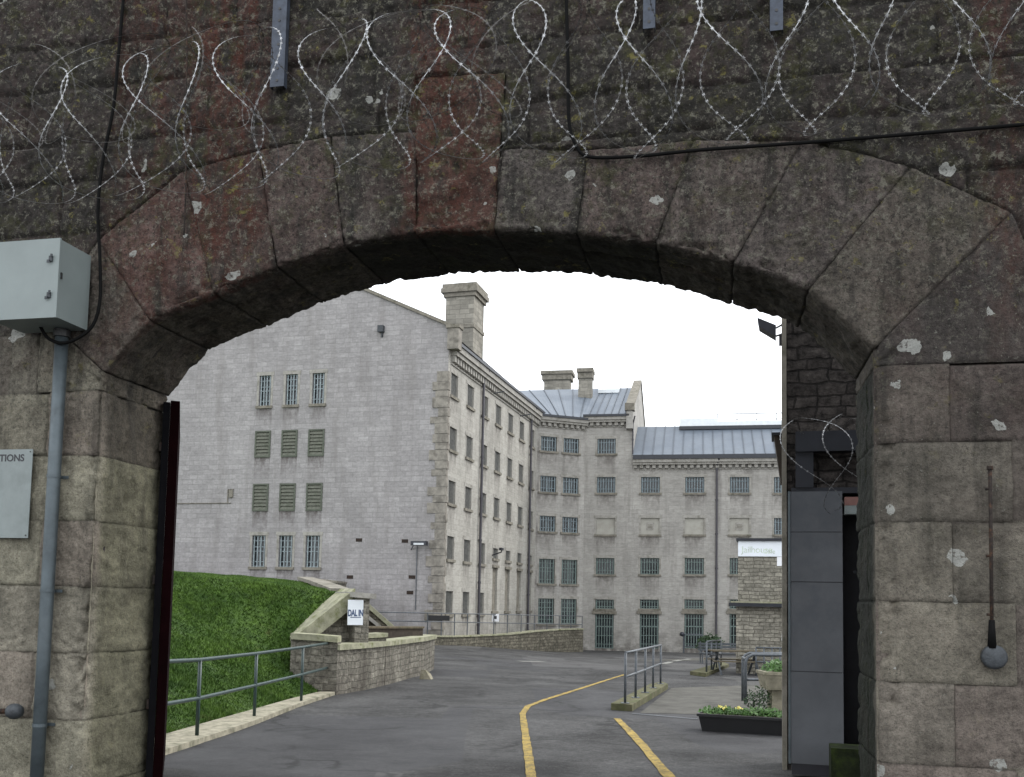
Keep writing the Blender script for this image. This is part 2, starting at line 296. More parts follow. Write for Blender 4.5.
# ------------------------------------------------------------------ mesh helpers
class MB:
    def __init__(s): s.v=[]; s.f=[]; s.uv=[]; s.st=[]
    def quad(s,*pts,uv=None,st=0):
        i=len(s.v); s.v+= [tuple(p) for p in pts]; s.f.append(tuple(range(i,i+len(pts))))
        s.uv+= list(uv) if uv else [(0,0)]*len(pts); s.st+=[st]*len(pts) if not isinstance(st,(list,tuple)) else list(st)
    def hexa(s,P,uvd=None):
        # P: 8 points: bottom 0-3 ccw from above, top 4-7
        for q in ((0,3,2,1),(4,5,6,7),(0,1,5,4),(1,2,6,5),(2,3,7,6),(3,0,4,7)):
            pts=[Vector(P[k]) for k in q]
            e=(pts[1]-pts[0]); w=(pts[3]-pts[0])
            # uv metres: along horizontal and vertical
            uv=[]
            nrm=e.cross(w)
            if abs(nrm.z)>max(abs(nrm.x),abs(nrm.y)): uv=[(p.x,p.y) for p in pts]
            else:
                h=Vector((e.x,e.y,0)) if (abs(e.x)+abs(e.y))>1e-6 else Vector((w.x,w.y,0))
                if h.length<1e-6: h=Vector((1,0,0))
                h.normalize(); uv=[(p.dot(h),p.z) for p in pts]
            s.quad(*pts,uv=uv)
    def box(s,fr,s0,s1,o0,o1,z0,z1):
        P=[fr.P(s0,z0,o0),fr.P(s1,z0,o0),fr.P(s1,z0,o1),fr.P(s0,z0,o1),fr.P(s0,z1,o0),fr.P(s1,z1,o0),fr.P(s1,z1,o1),fr.P(s0,z1,o1)]
        s.hexa(P)
    def bx(s,x0,x1,y0,y1,z0,z1):
        s.hexa([(x0,y0,z0),(x1,y0,z0),(x1,y1,z0),(x0,y1,z0),(x0,y0,z1),(x1,y0,z1),(x1,y1,z1),(x0,y1,z1)])
    def tube(s,pts,r,n=8,close=True,rs=None):
        pts=[Vector(p) for p in pts]; rings=[]
        prev=None
        for k,p in enumerate(pts):
            d=(pts[min(k+1,len(pts)-1)]-pts[max(k-1,0)]).normalized()
            if prev is None:
                a=Vector((0,0,1)) if abs(d.z)<.9 else Vector((1,0,0))
                x=d.cross(a).normalized()
            else: x=(prev-d*prev.dot(d)).normalized()
            prev=x; y=d.cross(x); rr=rs[k] if rs else r
            i=len(s.v)
            for j in range(n):
                t=2*math.pi*j/n; s.v.append(tuple(p+x*math.cos(t)*rr+y*math.sin(t)*rr)); 
            rings.append(i)
        for a,b in zip(rings,rings[1:]):
            for j in range(n):
                k=(j+1)%n; s.f.append((a+j,a+k,b+k,b+j)); s.uv+=[(0,0)]*4; s.st+=[0]*4
        if close:
            s.f.append(tuple(rings[0]+j for j in reversed(range(n)))); s.uv+=[(0,0)]*n; s.st+=[0]*n
            s.f.append(tuple(rings[-1]+j for j in range(n))); s.uv+=[(0,0)]*n; s.st+=[0]*n
    def lathe(s,c,prof,n=20):
        c=Vector(c); rings=[]
        for r,z in prof:
            i=len(s.v); rings.append(i)
            for j in range(n):
                t=2*math.pi*j/n; s.v.append((c.x+r*math.cos(t),c.y+r*math.sin(t),c.z+z))
        for a,b in zip(rings,rings[1:]):
            for j in range(n):
                k=(j+1)%n; s.f.append((a+j,a+k,b+k,b+j)); s.uv+=[(0,0)]*4; s.st+=[0]*4
        for rg,rev in ((rings[0],1),(rings[-1],0)):
            idx=[rg+j for j in range(n)]; 
            if rev: idx.reverse()
            s.f.append(tuple(idx)); s.uv+=[(0,0)]*n; s.st+=[0]*n
    def mesh(s,name,mat):
        m=bpy.data.meshes.new(name); m.from_pydata(s.v,[],s.f); m.materials.append(mat)
        uvl=m.uv_layers.new(name='UVMap'); uvl.data.foreach_set('uv',np.array(s.uv,dtype=np.float32).ravel())
        a=m.attributes.new('stain','FLOAT','CORNER'); a.data.foreach_set('value',np.array(s.st,dtype=np.float32))
        m.validate(); return m
def obj(name,mesh,parent=None,loc=None,bevel=0,smooth=False):
    o=bpy.data.objects.new(name,mesh); C.objects.link(o)
    if parent is not None:
        o.parent=parent
        if loc is None: o.location=-(parent.matrix_world.translation if False else Vector(parent.get('_w',(0,0,0))))
        else: o.location=loc
    if smooth:
        for p in mesh.polygons: p.use_smooth=True
    if bevel:
        b=o.modifiers.new('bevel','BEVEL'); b.width=bevel; b.segments=2; b.limit_method='ANGLE'
    return o
def part(mb,name,mat,parent,bevel=0,smooth=False):
    "mesh in world coordinates, parented under an unrotated thing"
    w=Vector((0,0,0)); p=parent
    while p is not None: w+=p.location; p=p.parent
    return obj(name,mb.mesh(name,MT[mat]),parent,-w if parent else None,bevel,smooth)
def tag(o,label=None,cat=None,group=None,kind=None):
    if label: o['label']=label
    if cat: o['category']=cat
    if group: o['group']=group
    if kind: o['kind']=kind
    return o
def thing(name,loc,label,cat,group=None):
    o=bpy.data.objects.new(name,None); C.objects.link(o); o.location=loc; o.empty_display_size=.2
    return tag(o,label,cat,group)
def solo(mb,name,mat,label,cat,group=None,bevel=0,smooth=False):
    o=obj(name,mb.mesh(name,MT[mat]),None,None,bevel,smooth); return tag(o,label,cat,group)
# vectorised value noise
def _h(ix,iy,iz,sd):
    n=(ix*374761393+iy*668265263+iz*1274126177+sd*974711)&0xffffffff
    n=((n^(n>>13))*1274126177)&0xffffffff; n=(n^(n>>16))&0xffffffff
    n=(n*2246822519)&0xffffffff; n=(n^(n>>15))
    return (n&0xffff)/65535.0
def vn(x,y,z,sd=0):
    ix=np.floor(x).astype(np.int64); iy=np.floor(y).astype(np.int64); iz=np.floor(z).astype(np.int64)
    fx=x-ix; fy=y-iy; fz=z-iz
    fx=fx*fx*(3-2*fx); fy=fy*fy*(3-2*fy); fz=fz*fz*(3-2*fz); r=0
    for a in (0,1):
        for b in (0,1):
            for c in (0,1):
                r=r+_h(ix+a,iy+b,iz+c,sd)*(fx if a else 1-fx)*(fy if b else 1-fy)*(fz if c else 1-fz)
    return r*2-1
def fbm(x,y,z,sc,octv=4,gain=.55,sd=0):
    r=0; a=1
    for k in range(octv):
        r=r+a*vn(x*sc,y*sc,z*sc,sd+k*17); sc*=2.03; a*=gain
    return r
# ------------------------------------------------------------------ world and light
sc=bpy.context.scene
w=bpy.data.worlds.new('World'); sc.world=w; w.use_nodes=True
nt=w.node_tree; bg=nt.nodes['Background']
SE,SA=R(42),R(62)
sky=nt.nodes.new('ShaderNodeTexSky'); sky.sky_type='NISHITA'; sky.sun_disc=False; sky.sun_elevation=SE; sky.sun_rotation=SA; sky.dust_density=3; sky.ozone_density=1
hs=nt.nodes.new('ShaderNodeHueSaturation'); hs.inputs['Saturation'].default_value=.35; nt.links.new(sky.outputs[0],hs.inputs['Color'])
mx=nt.nodes.new('ShaderNodeMix'); mx.data_type='RGBA'; mx.inputs[0].default_value=.8; mx.inputs[7].default_value=(9.6,9.9,10.3,1)
nt.links.new(hs.outputs[0],mx.inputs[6]); nt.links.new(mx.outputs[2],bg.inputs['Color']); bg.inputs['Strength'].default_value=.15
sun=bpy.data.lights.new('sun','SUN'); sun.energy=.9; sun.angle=R(14); sun.color=(1,.97,.92)
so=bpy.data.objects.new('sun',sun); C.objects.link(so)
sdir=Vector((math.sin(SA)*math.cos(SE),math.cos(SA)*math.cos(SE),math.sin(SE)))
so.rotation_euler=sdir.to_track_quat('Z','Y').to_euler(); so.location=(20,10,40)
sc.view_settings.view_transform='Standard'; sc.view_settings.look='None'; sc.view_settings.gamma=1; sc.view_settings.exposure=0.72
# ------------------------------------------------------------------ ground
xs=np.concatenate([np.linspace(-300,-24,12),np.linspace(-22,22,89),np.linspace(24,300,12)])
ys=np.concatenate([np.linspace(-60,-3,6),np.linspace(-1,72,147),np.linspace(76,400,14)])
V=[(x,y,gnd(x,y)) for y in ys for x in xs]; nx=len(xs)
Fc=[(j*nx+i,j*nx+i+1,(j+1)*nx+i+1,(j+1)*nx+i) for j in range(len(ys)-1) for i in range(nx-1)]
m=bpy.data.meshes.new('ground'); m.from_pydata(V,[],Fc); m.materials.append(MT['asphalt'])
for p in m.polygons: p.use_smooth=True
go=obj('ground',m); go['kind']='structure'
def strip(pts,wid,mat,name,h=.004,sub=12):
    "flat painted strip following a polyline on the ground"
    P=[]
    for a,b in zip(pts,pts[1:]):
        for k in range(sub): P.append(a.lerp(b,k/sub))
    P.append(pts[-1]); mb=MB()
    L=[]
    for k,p in enumerate(P):
        d=(P[min(k+1,len(P)-1)]-P[max(k-1,0)]); d.z=0; d.normalize(); n=Vector((-d.y,d.x,0))*wid/2*(1+.12*random.uniform(-1,1))
        a=p+n; b=p-n; a.z=gnd(a.x,a.y)+h; b.z=gnd(b.x,b.y)+h; L.append((a,b))
    for (a,b),(c,d) in zip(L,L[1:]): mb.quad(a,b,d,c)
    o=obj(name,mb.mesh(name,MT[mat])); o['kind']='structure'; return o
ypix=[(534,800),(529,760),(525.5,735),(522.5,714),(528,706.5),(545,700),(580,689),(626,674.5)]
strip([G(*p) for p in ypix],.115,'yellow','yellow_line',.010)
strip([G(*p) for p in [(690,800),(668,776),(643,746),(629,731),(617,719)]],.13,'yellow','yellow_line',.010)
for a,b in (((664,664),(671,662)),((674,661.4),(681,660.2)),((684,659.8),(690,659))):
    strip([G(*a),G(*b)],.3,'whitep','parking_mark',.012,3)
strip([G(519,661.5),G(543,661.8)],.45,'whitep','parking_mark',.012,3)
# ------------------------------------------------------------------ the gate arch
AF=Fr(at(512,240,7.0),-12.5)
def A(px,py,o=0):
    return Vector(AF.hit(px,py,o))
inner=[A(*p) for p in [(103,372),(149,321),(213,293),(276,267),(343,245),(415,232.5),(494,230),(576,233),(655,243),(733,263),(808,290),(874,349)]]
outer=[A(*p) for p in [(40,312),(98,240),(183,170),(258,150),(330,136),(414,76),(505,72),(588,150),(694,140),(803,140),(911,166),(1012,212)]]
TH=.94
keyL,keyR=outer[5],outer[6]
outer[5]=A(415,131); outer[6]=A(503,148)
kout=[(outer[i],outer[i+1]) for i in range(11)]; kout[5]=(keyL,keyR)
def cr(p0,p1,p2,p3,t):
    return .5*((2*p1)+(-p0+p2)*t+(2*p0-5*p1+4*p2-p3)*t*t+(-p0+3*p1-3*p2+p3)*t**3)
def inner_at(i,v):
    p0=inner[max(i-1,0)] if i>0 else inner[0]+(inner[0]-inner[1])
    p3=inner[i+2] if i+2<len(inner) else inner[-1]+(inner[-1]-inner[-2])
    return cr(p0,inner[i],inner[i+1],p3,v)
arch=thing('stone_archway',AF.P(0,0,.4),'massive soot-darkened stone gateway arch framing the whole view','archway')
lev=[3.27-.537*k for k in range(7)]+[-.3]
sl=A(101,385)[0]; sr=A(874.5,385)[0]
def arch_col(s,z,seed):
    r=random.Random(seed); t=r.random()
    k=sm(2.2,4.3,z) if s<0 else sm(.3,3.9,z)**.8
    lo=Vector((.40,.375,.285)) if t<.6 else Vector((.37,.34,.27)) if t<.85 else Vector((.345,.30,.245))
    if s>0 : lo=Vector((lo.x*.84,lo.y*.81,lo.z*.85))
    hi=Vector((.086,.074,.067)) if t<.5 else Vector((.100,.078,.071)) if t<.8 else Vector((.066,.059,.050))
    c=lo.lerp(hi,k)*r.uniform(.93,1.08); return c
def set_attrs(m,cols,stain,shel=None):
    a=m.attributes.new('col','FLOAT_COLOR','POINT'); cc=np.ones((len(cols),4),dtype=np.float32); cc[:,:3]=cols; a.data.foreach_set('color',cc.ravel())
    g=m.attributes.new('shel','FLOAT','POINT'); g.data.foreach_set('value',np.zeros(len(cols),dtype=np.float32) if shel is None else np.asarray(shel,dtype=np.float32))
    b=m.attributes.new('stain','FLOAT','POINT'); b.data.foreach_set('value',np.asarray(stain,dtype=np.float32))
def stain_fn(S,Z):
    st=np.zeros_like(S)
    def band(c,wd): return np.clip(1-np.abs(S-c)/wd,0,1)
    for px_,wd,a in ((135,.35,.55),(222,.5,1.0),(440,.42,1.0),(160,.2,.7),(1000,.2,.5)):
        c=A(px_,160)[0]; st=np.maximum(st,a*np.minimum(1,band(c,wd)*2)*np.clip((Z-3.1)/.8,0,1))
    return st
def patch(name,ob,oa,inn,nv,colr,seed,roughness=1.0,ns=46,nd=30,recess=0,top_rough=0,rc=.035):
    """stone dressed to a corner: face from outer edge to the opening, rounded arris, then the reveal"""
    vs=np.linspace(0,1,nv)
    pin=np.array([list(inn(v)) for v in vs]); po=np.array([list(Vector(oa).lerp(Vector(ob),v)) for v in vs])
    d=pin-po; L=np.linalg.norm(d,axis=1,keepdims=True); d/=L
    rows=[]
    for k in range(ns):
        t=k/ns; pp=po+(pin-d*rc-po)*t; rows.append((pp,np.zeros(nv),np.zeros((nv,2)),np.ones(nv),L[:,0]*t,0))
    for k in range(7):
        a=k/6*math.pi/2; pp=pin-d*rc+d*rc*math.sin(a); rows.append((pp,np.full(nv,rc*(1-math.cos(a))),d*math.sin(a),np.full(nv,math.cos(a)),L[:,0],1))
    for k in range(1,nd+1):
        o=rc+(TH-rc)*k/nd; rows.append((pin,np.full(nv,o),d,np.zeros(nv),L[:,0]+o,2))
    S=np.array([r[0][:,0] for r in rows]); Z=np.array([r[0][:,1] for r in rows]); O=np.array([r[1] for r in rows])
    N2=np.array([r[2] for r in rows]); NO=np.array([r[3] for r in rows]); T=np.array([r[4] for r in rows])
    kd=np.array([r[5] for r in rows])[:,None]
    # metre distance to the two side joints
    wid=np.hypot(S[:,-1]-S[:,0],Z[:,-1]-Z[:,0])[:,None]; wid=np.maximum(wid,.05)
    ev=np.minimum(vs[None,:],1-vs[None,:])*wid
    h=.010*fbm(S,Z,O,5,4,.6,seed)+.006*fbm(S,Z,O,28,3,.6,seed+5)
    h=h*roughness
    pier=name=='quoin_block'; h-= (.008 if pier else .014)*np.exp(-(ev/.006)**2)
    h-= np.where(kd==0,(.006 if pier else .012)*np.exp(-(T/.007)**2),0)
    # joints and worse weathering on the reveal
    jd=.34+.1*((seed*37)%7)/7
    h-= np.where(kd==2,.016*np.exp(-((O-jd)/.010)**2)-.010*fbm(S,Z,O,7,3,.6,seed+9)*roughness,0)
    chip=np.clip(fbm(S,Z,O*.3,6.0,3,.6,seed+31)-.25,0,1)*.06*np.exp(-((O)/.05)**2)*np.exp(-(np.maximum(0,L[:,0][None,:]-T)/.05)**2)
    h-=chip
    # ragged back arris
    h-= np.where(kd==2,np.clip(fbm(S,Z,O*0,9,3,.6,seed+77)+.1,0,1)*.016*np.clip((O-TH+.2)/.2,0,1),0)
    if recess: h-=np.where(kd==0,recess*np.clip(.35+1.2*fbm(S,Z,O,3.2,3,.5,seed+3),0,1),0)
    S2=S+N2[:,:,0]*h; Z2=Z+N2[:,:,1]*h; O2=O-NO*h
    nr=S.shape[0]
    u=np.array(AF.u); i_=np.array(AF.i); O0=np.array(AF.O)
    Pw=O0+S2[...,None]*u+O2[...,None]*i_+Z2[...,None]*np.array([0,0,1])
    Pw=Pw.reshape(-1,3)
    idx=np.arange(nr*nv).reshape(nr,nv)
    q=np.stack([idx[:-1,:-1],idx[:-1,1:],idx[1:,1:],idx[1:,:-1]],-1).reshape(-1,4)
    # orientation so normals face out of the stone
    m=bpy.data.meshes.new(name); m.from_pydata(Pw.tolist(),[],q.tolist()); m.materials.append(MT['arch'])
    for p in m.polygons: p.use_smooth=True
    cols=np.tile(np.array(colr),(nr*nv,1)); Of=O.reshape(-1)
    # reveal and soffit: damp moss tones mixed with painted-in shade, lighter at the ends
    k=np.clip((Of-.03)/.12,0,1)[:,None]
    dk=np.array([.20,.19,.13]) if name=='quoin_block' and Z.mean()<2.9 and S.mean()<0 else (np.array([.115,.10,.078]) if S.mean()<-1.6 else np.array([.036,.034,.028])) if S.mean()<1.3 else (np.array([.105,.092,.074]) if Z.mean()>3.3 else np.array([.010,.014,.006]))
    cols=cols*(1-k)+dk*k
    st=stain_fn(S.reshape(-1),Z.reshape(-1)); gr=np.exp(-(ev/.012)**2).reshape(-1)[:,None]
    cols=cols*(1-(.25 if pier else .45)*gr)
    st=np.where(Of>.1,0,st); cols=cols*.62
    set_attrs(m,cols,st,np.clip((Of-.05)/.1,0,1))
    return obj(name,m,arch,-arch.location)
vcol=[(.13,.115,.098),(.15,.105,.092),(.075,.058,.05),(.115,.09,.08),(.09,.078,.07),(.10,.055,.042),(.10,.09,.082),(.125,.10,.09),(.13,.112,.10),(.105,.092,.084),(.115,.104,.088)]
vcol=[(a*1.14,b*1.09,c_*1.08) for a,b,c_ in vcol]
for i in range(11):
    c=vcol[i]
    patch('keystone' if i==5 else 'voussoir',kout[i][1],kout[i][0],lambda v,i=i:inner_at(i,v),44,c,i*13+3,1.0,ns=60,recess=.05 if i==5 else 0)
quads=[]   # areas covered by dressed stones, for the rest of the wall
for i in range(11): quads.append([kout[i][0],kout[i][1],inner[i+1],inner[i]])
for side,sx,sp_z in ((-1,sl,inner[0][1]),(1,sr,inner[-1][1])):
    zs=[sp_z]+lev[(0 if sp_z-lev[0]>.03 else 1):]
    prev_out=None
    for k in range(len(zs)-1):
        z1,z0=zs[k],zs[k+1]; wd=.48 if k%2 else .86
        if k==0: wd=.6 if side<0 else 1.25
        so_=sx+side*wd
        if k==0:
            o1=outer[0] if side<0 else outer[-1]; o1=Vector((o1[0],o1[1])); top_out=o1
        else: top_out=Vector((so_,z1))
        bot_out=Vector((so_,z0))
        pa=Vector((sx,z1)) if k else (inner[0] if side<0 else inner[-1]); pb=Vector((sx,z0))
        if side<0: f=lambda v,pa=pa,pb=pb: Vector(pb).lerp(Vector(pa),v); ob,oa=top_out,bot_out
        else: f=lambda v,pa=pa,pb=pb: Vector(pa).lerp(Vector(pb),v); ob,oa=bot_out,top_out
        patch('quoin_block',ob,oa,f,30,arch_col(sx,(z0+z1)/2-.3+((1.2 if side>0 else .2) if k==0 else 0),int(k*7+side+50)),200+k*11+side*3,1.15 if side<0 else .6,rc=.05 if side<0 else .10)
        quads.append([top_out,pa,pb,bot_out])
# the rest of the face
st_=.022; S1=np.arange(-7.0,6.0,st_); Z1=np.arange(-.25,7.2,st_); SS,ZZ=np.meshgrid(S1,Z1)
def inpoly(S,Z,poly):
    r=np.zeros(S.shape,bool); n=len(poly)
    for a in range(n):
        x0,y0=poly[a][0],poly[a][1]; x1,y1=poly[(a+1)%n][0],poly[(a+1)%n][1]
        c=((y0>Z)!=(y1>Z)); 
        if y0==y1: continue
        r^= c&(S<(x1-x0)*(Z-y0)/(y1-y0)+x0)
    return r
cov=np.zeros(SS.shape,bool)
for qd in quads: cov|=inpoly(SS,ZZ,qd)
curve=[inner_at(i,v) for i in range(11) for v in np.linspace(0,1,8)[:-1]]+[inner[-1]]
opening=[Vector((sl,-1))]+curve+[Vector((sr,-1))]
opn=inpoly(SS,ZZ,opening)
levs=sorted(lev[:-1]+[-.3]+[3.27+.50,3.27+.98,3.27+1.36,3.27+1.80,3.27+2.14,3.27+2.62,3.27+3.0,3.27+3.5,3.27+4.0])
H=np.full(SS.shape,-.0); EC=np.zeros(SS.shape); COL=np.zeros(SS.shape+(3,)); DJ=np.full(SS.shape,9.0)
for k in range(len(levs)-1):
    z0,z1=levs[k],levs[k+1]; rr=random.Random(k*5+1); x=-8+rr.random()
    edges=[x]
    while x<7: x+=rr.uniform(.45,1.15) if z0>3.2 else rr.uniform(.7,1.3); edges.append(x)
    wz=ZZ+.012*fbm(SS,ZZ,ZZ*0,1.3,2,.5,91)
    row=(wz>=z0)&(wz<z1)
    for a,b in zip(edges,edges[1:]):
        mk=row&(SS>=a)&(SS<b)
        if not mk.any(): continue
        dj=np.minimum(np.minimum(SS-a,b-SS),np.minimum(wz-z0,z1-wz))
        DJ[mk]=dj[mk]; H[mk]=rr.uniform(-.012,.012)*(1.6 if z0>3.6 else .6)
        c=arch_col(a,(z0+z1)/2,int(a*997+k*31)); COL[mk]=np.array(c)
up=np.clip((ZZ-3.2)/1.5,0,1)
H+=(.009+.003*up)*fbm(SS,ZZ,ZZ*0,4.5,4,.6,11)+(.006+.006*up)*fbm(SS,ZZ,ZZ*0,26,3,.6,12)
H-=(.007+.018*up)*np.exp(-(DJ/.013)**2)+(.002+.003*up)*np.exp(-(DJ/.035)**2)
# ledge: the upper work oversails the arch ring on the right (a thin dark drip line)
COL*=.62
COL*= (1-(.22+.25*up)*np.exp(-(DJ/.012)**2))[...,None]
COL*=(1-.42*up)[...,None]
H=np.where(cov,-.05,H)
keep=~(opn)
nr,nc=SS.shape; idx=np.arange(nr*nc).reshape(nr,nc)
kf=keep[:-1,:-1]&keep[:-1,1:]&keep[1:,1:]&keep[1:,:-1]
q=np.stack([idx[:-1,:-1],idx[:-1,1:],idx[1:,1:],idx[1:,:-1]],-1)[kf]
u=np.array(AF.u); i_=np.array(AF.i); O0=np.array(AF.O)
Pw=(O0+SS[...,None]*u-H[...,None]*i_+ZZ[...,None]*np.array([0,0,1])).reshape(-1,3)
used=np.unique(q); remap=-np.ones(nr*nc,int); remap[used]=np.arange(len(used))
m=bpy.data.meshes.new('coursed_masonry'); m.from_pydata(Pw[used].tolist(),[],remap[q].tolist()); m.materials.append(MT['arch'])
m.polygons.foreach_set('use_smooth',[True]*len(m.polygons))
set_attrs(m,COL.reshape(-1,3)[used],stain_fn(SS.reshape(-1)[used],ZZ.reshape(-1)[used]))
obj('coursed_masonry',m,arch,-arch.location)
# solid core behind the face
mb=MB()
cz=[Vector((c[0],c[1]+.028)) for c in curve]
OF,OB=.10,TH-.006; TOPZ=7.15
for a,b in zip(cz,cz[1:]):
    mb.quad(AF.P(a[0],a[1],OB),AF.P(a[0],TOPZ,OB),AF.P(b[0],TOPZ,OB),AF.P(b[0],b[1],OB),uv=[(a[0],a[1]),(a[0],TOPZ),(b[0],TOPZ),(b[0],b[1])])
    mb.quad(AF.P(a[0],a[1],OF),AF.P(b[0],b[1],OF),AF.P(b[0],b[1],OB),AF.P(a[0],a[1],OB))
mb.box(AF,-7,cz[0][0]-.04,OF,OB,-.3,TOPZ); mb.box(AF,cz[-1][0]+.04,6,OF,OB,-.3,TOPZ)
mb.box(AF,-7,6,-.0,OB,TOPZ,TOPZ+.15)
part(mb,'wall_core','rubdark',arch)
# ------------------------------------------------------------------ ironwork and boxes on the gate face
def curve_tube(pts,r,name,mat,label,cat,group=None,n=8):
    mb=MB(); mb.tube(pts,r,n); return solo(mb,name,mat,label,cat,group,smooth=True)
def AP(px,py,o): s,z=AF.hit(px,py,o); return AF.P(s,z,o)
# junction box
bo=-.42
(s0,z1),(s1,z0)=AF.hit(-22,240,bo),AF.hit(58,330,bo)
s1=AF.hit(58,280,bo)[0]; z1=AF.hit(58,238,bo)[1]; z0=AF.hit(58,317,bo)[1]; s0=s1-.62
jb=thing('junction_box',AF.P((s0+s1)/2,z0,bo),'pale grey-green steel junction box mounted on the left pier above the conduit','junction box')
mb=MB(); mb.box(AF,s0+.008,s1-.008,bo+.02,-.03,z0+.006,z1-.006); part(mb,'box_body','box',jb,.004)
mb=MB(); mb.box(AF,s0,s1,bo,bo+.018,z0,z1); dr=part(mb,'box_door','box',jb,.005)
for zz in (z0+(z1-z0)*.74,z0+(z1-z0)*.28):
    mb=MB(); mb.box(AF,s1-.085,s1-.055,bo-.014,bo-.001,zz-.022,zz+.022); mb.box(AF,s1-.096,s1-.074,bo-.022,bo-.0145,zz-.035,zz-.012); mb.box(AF,s1-.066,s1-.05,bo-.022,bo-.0145,zz+.012,zz+.034)
    part(mb,'latch','iron',dr,.002)
mb=MB(); mb.box(AF,s1-.004,s1+.004,bo+.03,bo+.045,(z0+z1)/2+.0,(z0+z1)/2+.05); part(mb,'hinge','boxdark',jb)
# conduit
po_=-.085
sA,zA=AF.hit(61,352,po_); sB,zB=AF.hit(38,777,po_)
pc=thing('conduit_pipe',AF.P(sA,0,po_),'thick galvanised steel conduit running down the left pier below the junction box','pipe')
zj=z0+.001
mb=MB(); mb.tube([AF.P(sA,-.05,po_),AF.P(sA,1.2,po_),AF.P(sA,2.4,po_),AF.P(sA,zj,po_)],.052,20); part(mb,'pipe','galvpipe',pc,smooth=True)
mb=MB(); mb.tube([AF.P(sA,zj-.06,po_),AF.P(sA,zj,po_)],.066,20); part(mb,'coupling','boxdark',pc)
for zz in (.55,1.62,2.55):
    mb=MB(); mb.tube([AF.P(sA,zz-.012,po_),AF.P(sA,zz+.012,po_)],.0565,20); mb.box(AF,sA-.09,sA+.09,-.028,-.02,zz-.012,zz+.012); part(mb,'pipe_clip','galvpipe',pc)
# cable loop by the box
pts=[AP(*p) for p in [(124,-8,-.05),(118,60,-.05),(113,110,-.05),(103,160,-.05),(98,210,-.05),(100,260,-.05),(100,300,-.07),(93,325,-.10),(78,338,-.13),(62,343,-.15),(48,338,-.16),(40,326,-.17)]]
def smooth_pts(P,n=6):
    out=[]
    for i in range(len(P)-1):
        a=P[max(i-1,0)]; d=P[min(i+2,len(P)-1)]
        for k in range(n): out.append(cr(a,P[i],P[i+1],d,k/n))
    out.append(P[-1]); return out
curve_tube(smooth_pts(pts),.014,'power_cable','black','black cable looping down the wall and under the grey junction box','cable')
pts=[AP(*p) for p in [(566,-8,-.05),(568,60,-.05),(569,120,-.05),(576,145,-.05),(590,157,-.045),(640,156,-.04),(700,150,-.04),(800,143,-.04),(900,135,-.04),(1030,124,-.04),(1120,116,-.04)]]
curve_tube(smooth_pts(pts),.013,'wall_cable','black','black cable dropping beside the keystone then running right above the voussoirs','cable')
pts=[AP(*p) for p in [(186,-8,-.04),(187,60,-.045),(185,120,-.05),(186,175,-.04),(184,235,-.035)]]
curve_tube(smooth_pts(pts),.007,'thin_cable','rust','thin rusty lead hanging straight down left of the red-stained voussoir','cable')
# strut brackets carrying the wire
for k,(x0,x1,y1,lb) in enumerate(((270,284,86,'longest steel strut bracket with bolt holes, above the left half of the arch'),(643,655,28,'short perforated steel strut hanging right of the keystone'),(770,783,30,'short perforated steel strut nearest the right end of the wire'))):
    (a,_),(b,zb)=AF.hit(x0,y1,-.08),AF.hit(x1,y1,-.08)
    t=thing('strut_bracket',AF.P((a+b)/2,zb,-.08),lb,'bracket','steel struts holding the razor wire')
    mb=MB(); mb.box(AF,a,b,-.085,-.079,zb,6.9); mb.box(AF,a,a+.006,-.0785,-.03,zb,6.9); mb.box(AF,b-.006,b,-.0785,-.03,zb,6.9); part(mb,'channel','bracket',t,.002)
    for j in range(8):
        zz=zb+.05+j*.10; mb=MB(); mb.tube([AF.P((a+b)/2,zz,-.0885),AF.P((a+b)/2,zz,-.0855)],.011,10); part(mb,'bolt_hole','boxdark',t)
# TIONS sign
so2=-.045
sR,zT=AF.hit(33,449,so2); _,zB2=AF.hit(29,538,so2)
sg=thing('notice_board',AF.P(sR-.4,zB2,so2),'grey metal notice with black capitals screwed to the left pier beside the conduit','sign')
mb=MB(); mb.box(AF,sR-.95,sR,so2,so2+.006,zB2,zT); bd=part(mb,'sign_plate','sign',sg,.002)
def text(txt,size,origin,fr,mat,name,parent,align='LEFT',ext=.001,space=1,sx=1,bold=0):
    cu=bpy.data.curves.new('t','FONT'); cu.body=txt; cu.size=size; cu.align_x=align; cu.extrude=ext; cu.space_character=space; cu.offset=bold
    to=bpy.data.objects.new('t',cu); C.objects.link(to); bpy.context.view_layer.update()
    me=bpy.data.meshes.new_from_object(to.evaluated_get(bpy.context.evaluated_depsgraph_get())); bpy.data.objects.remove(to)
    me.name=name; me.materials.clear(); me.materials.append(MT[mat])
    # local x -> u, y -> z, z -> -inward
    Mx=Matrix.Identity(4)
    for r_ in range(3): Mx[r_][0]=fr.u[r_]*sx; Mx[r_][1]=(0,0,1)[r_]; Mx[r_][2]=-fr.i[r_]; Mx[r_][3]=origin[r_]
    me.transform(Mx)
    w_=Vector((0,0,0)); p=parent
    while p is not None: w_+=p.location; p=p.parent
    return obj(name,me,parent,-w_)
ts,tz=AF.hit(24,461,so2-.002)
text('CONDITIONS',.082,AF.P(ts,tz,so2-.0015),AF,'ink','lettering',sg,'RIGHT',bold=.0016)
for (a,b) in ((sR-.022,zT-.022),(sR-.022,zB2+.022)):
    mb=MB(); mb.tube([AF.P(a,b,so2-.004),AF.P(a,b,so2)],.006,8); part(mb,'screw','boxdark',sg)
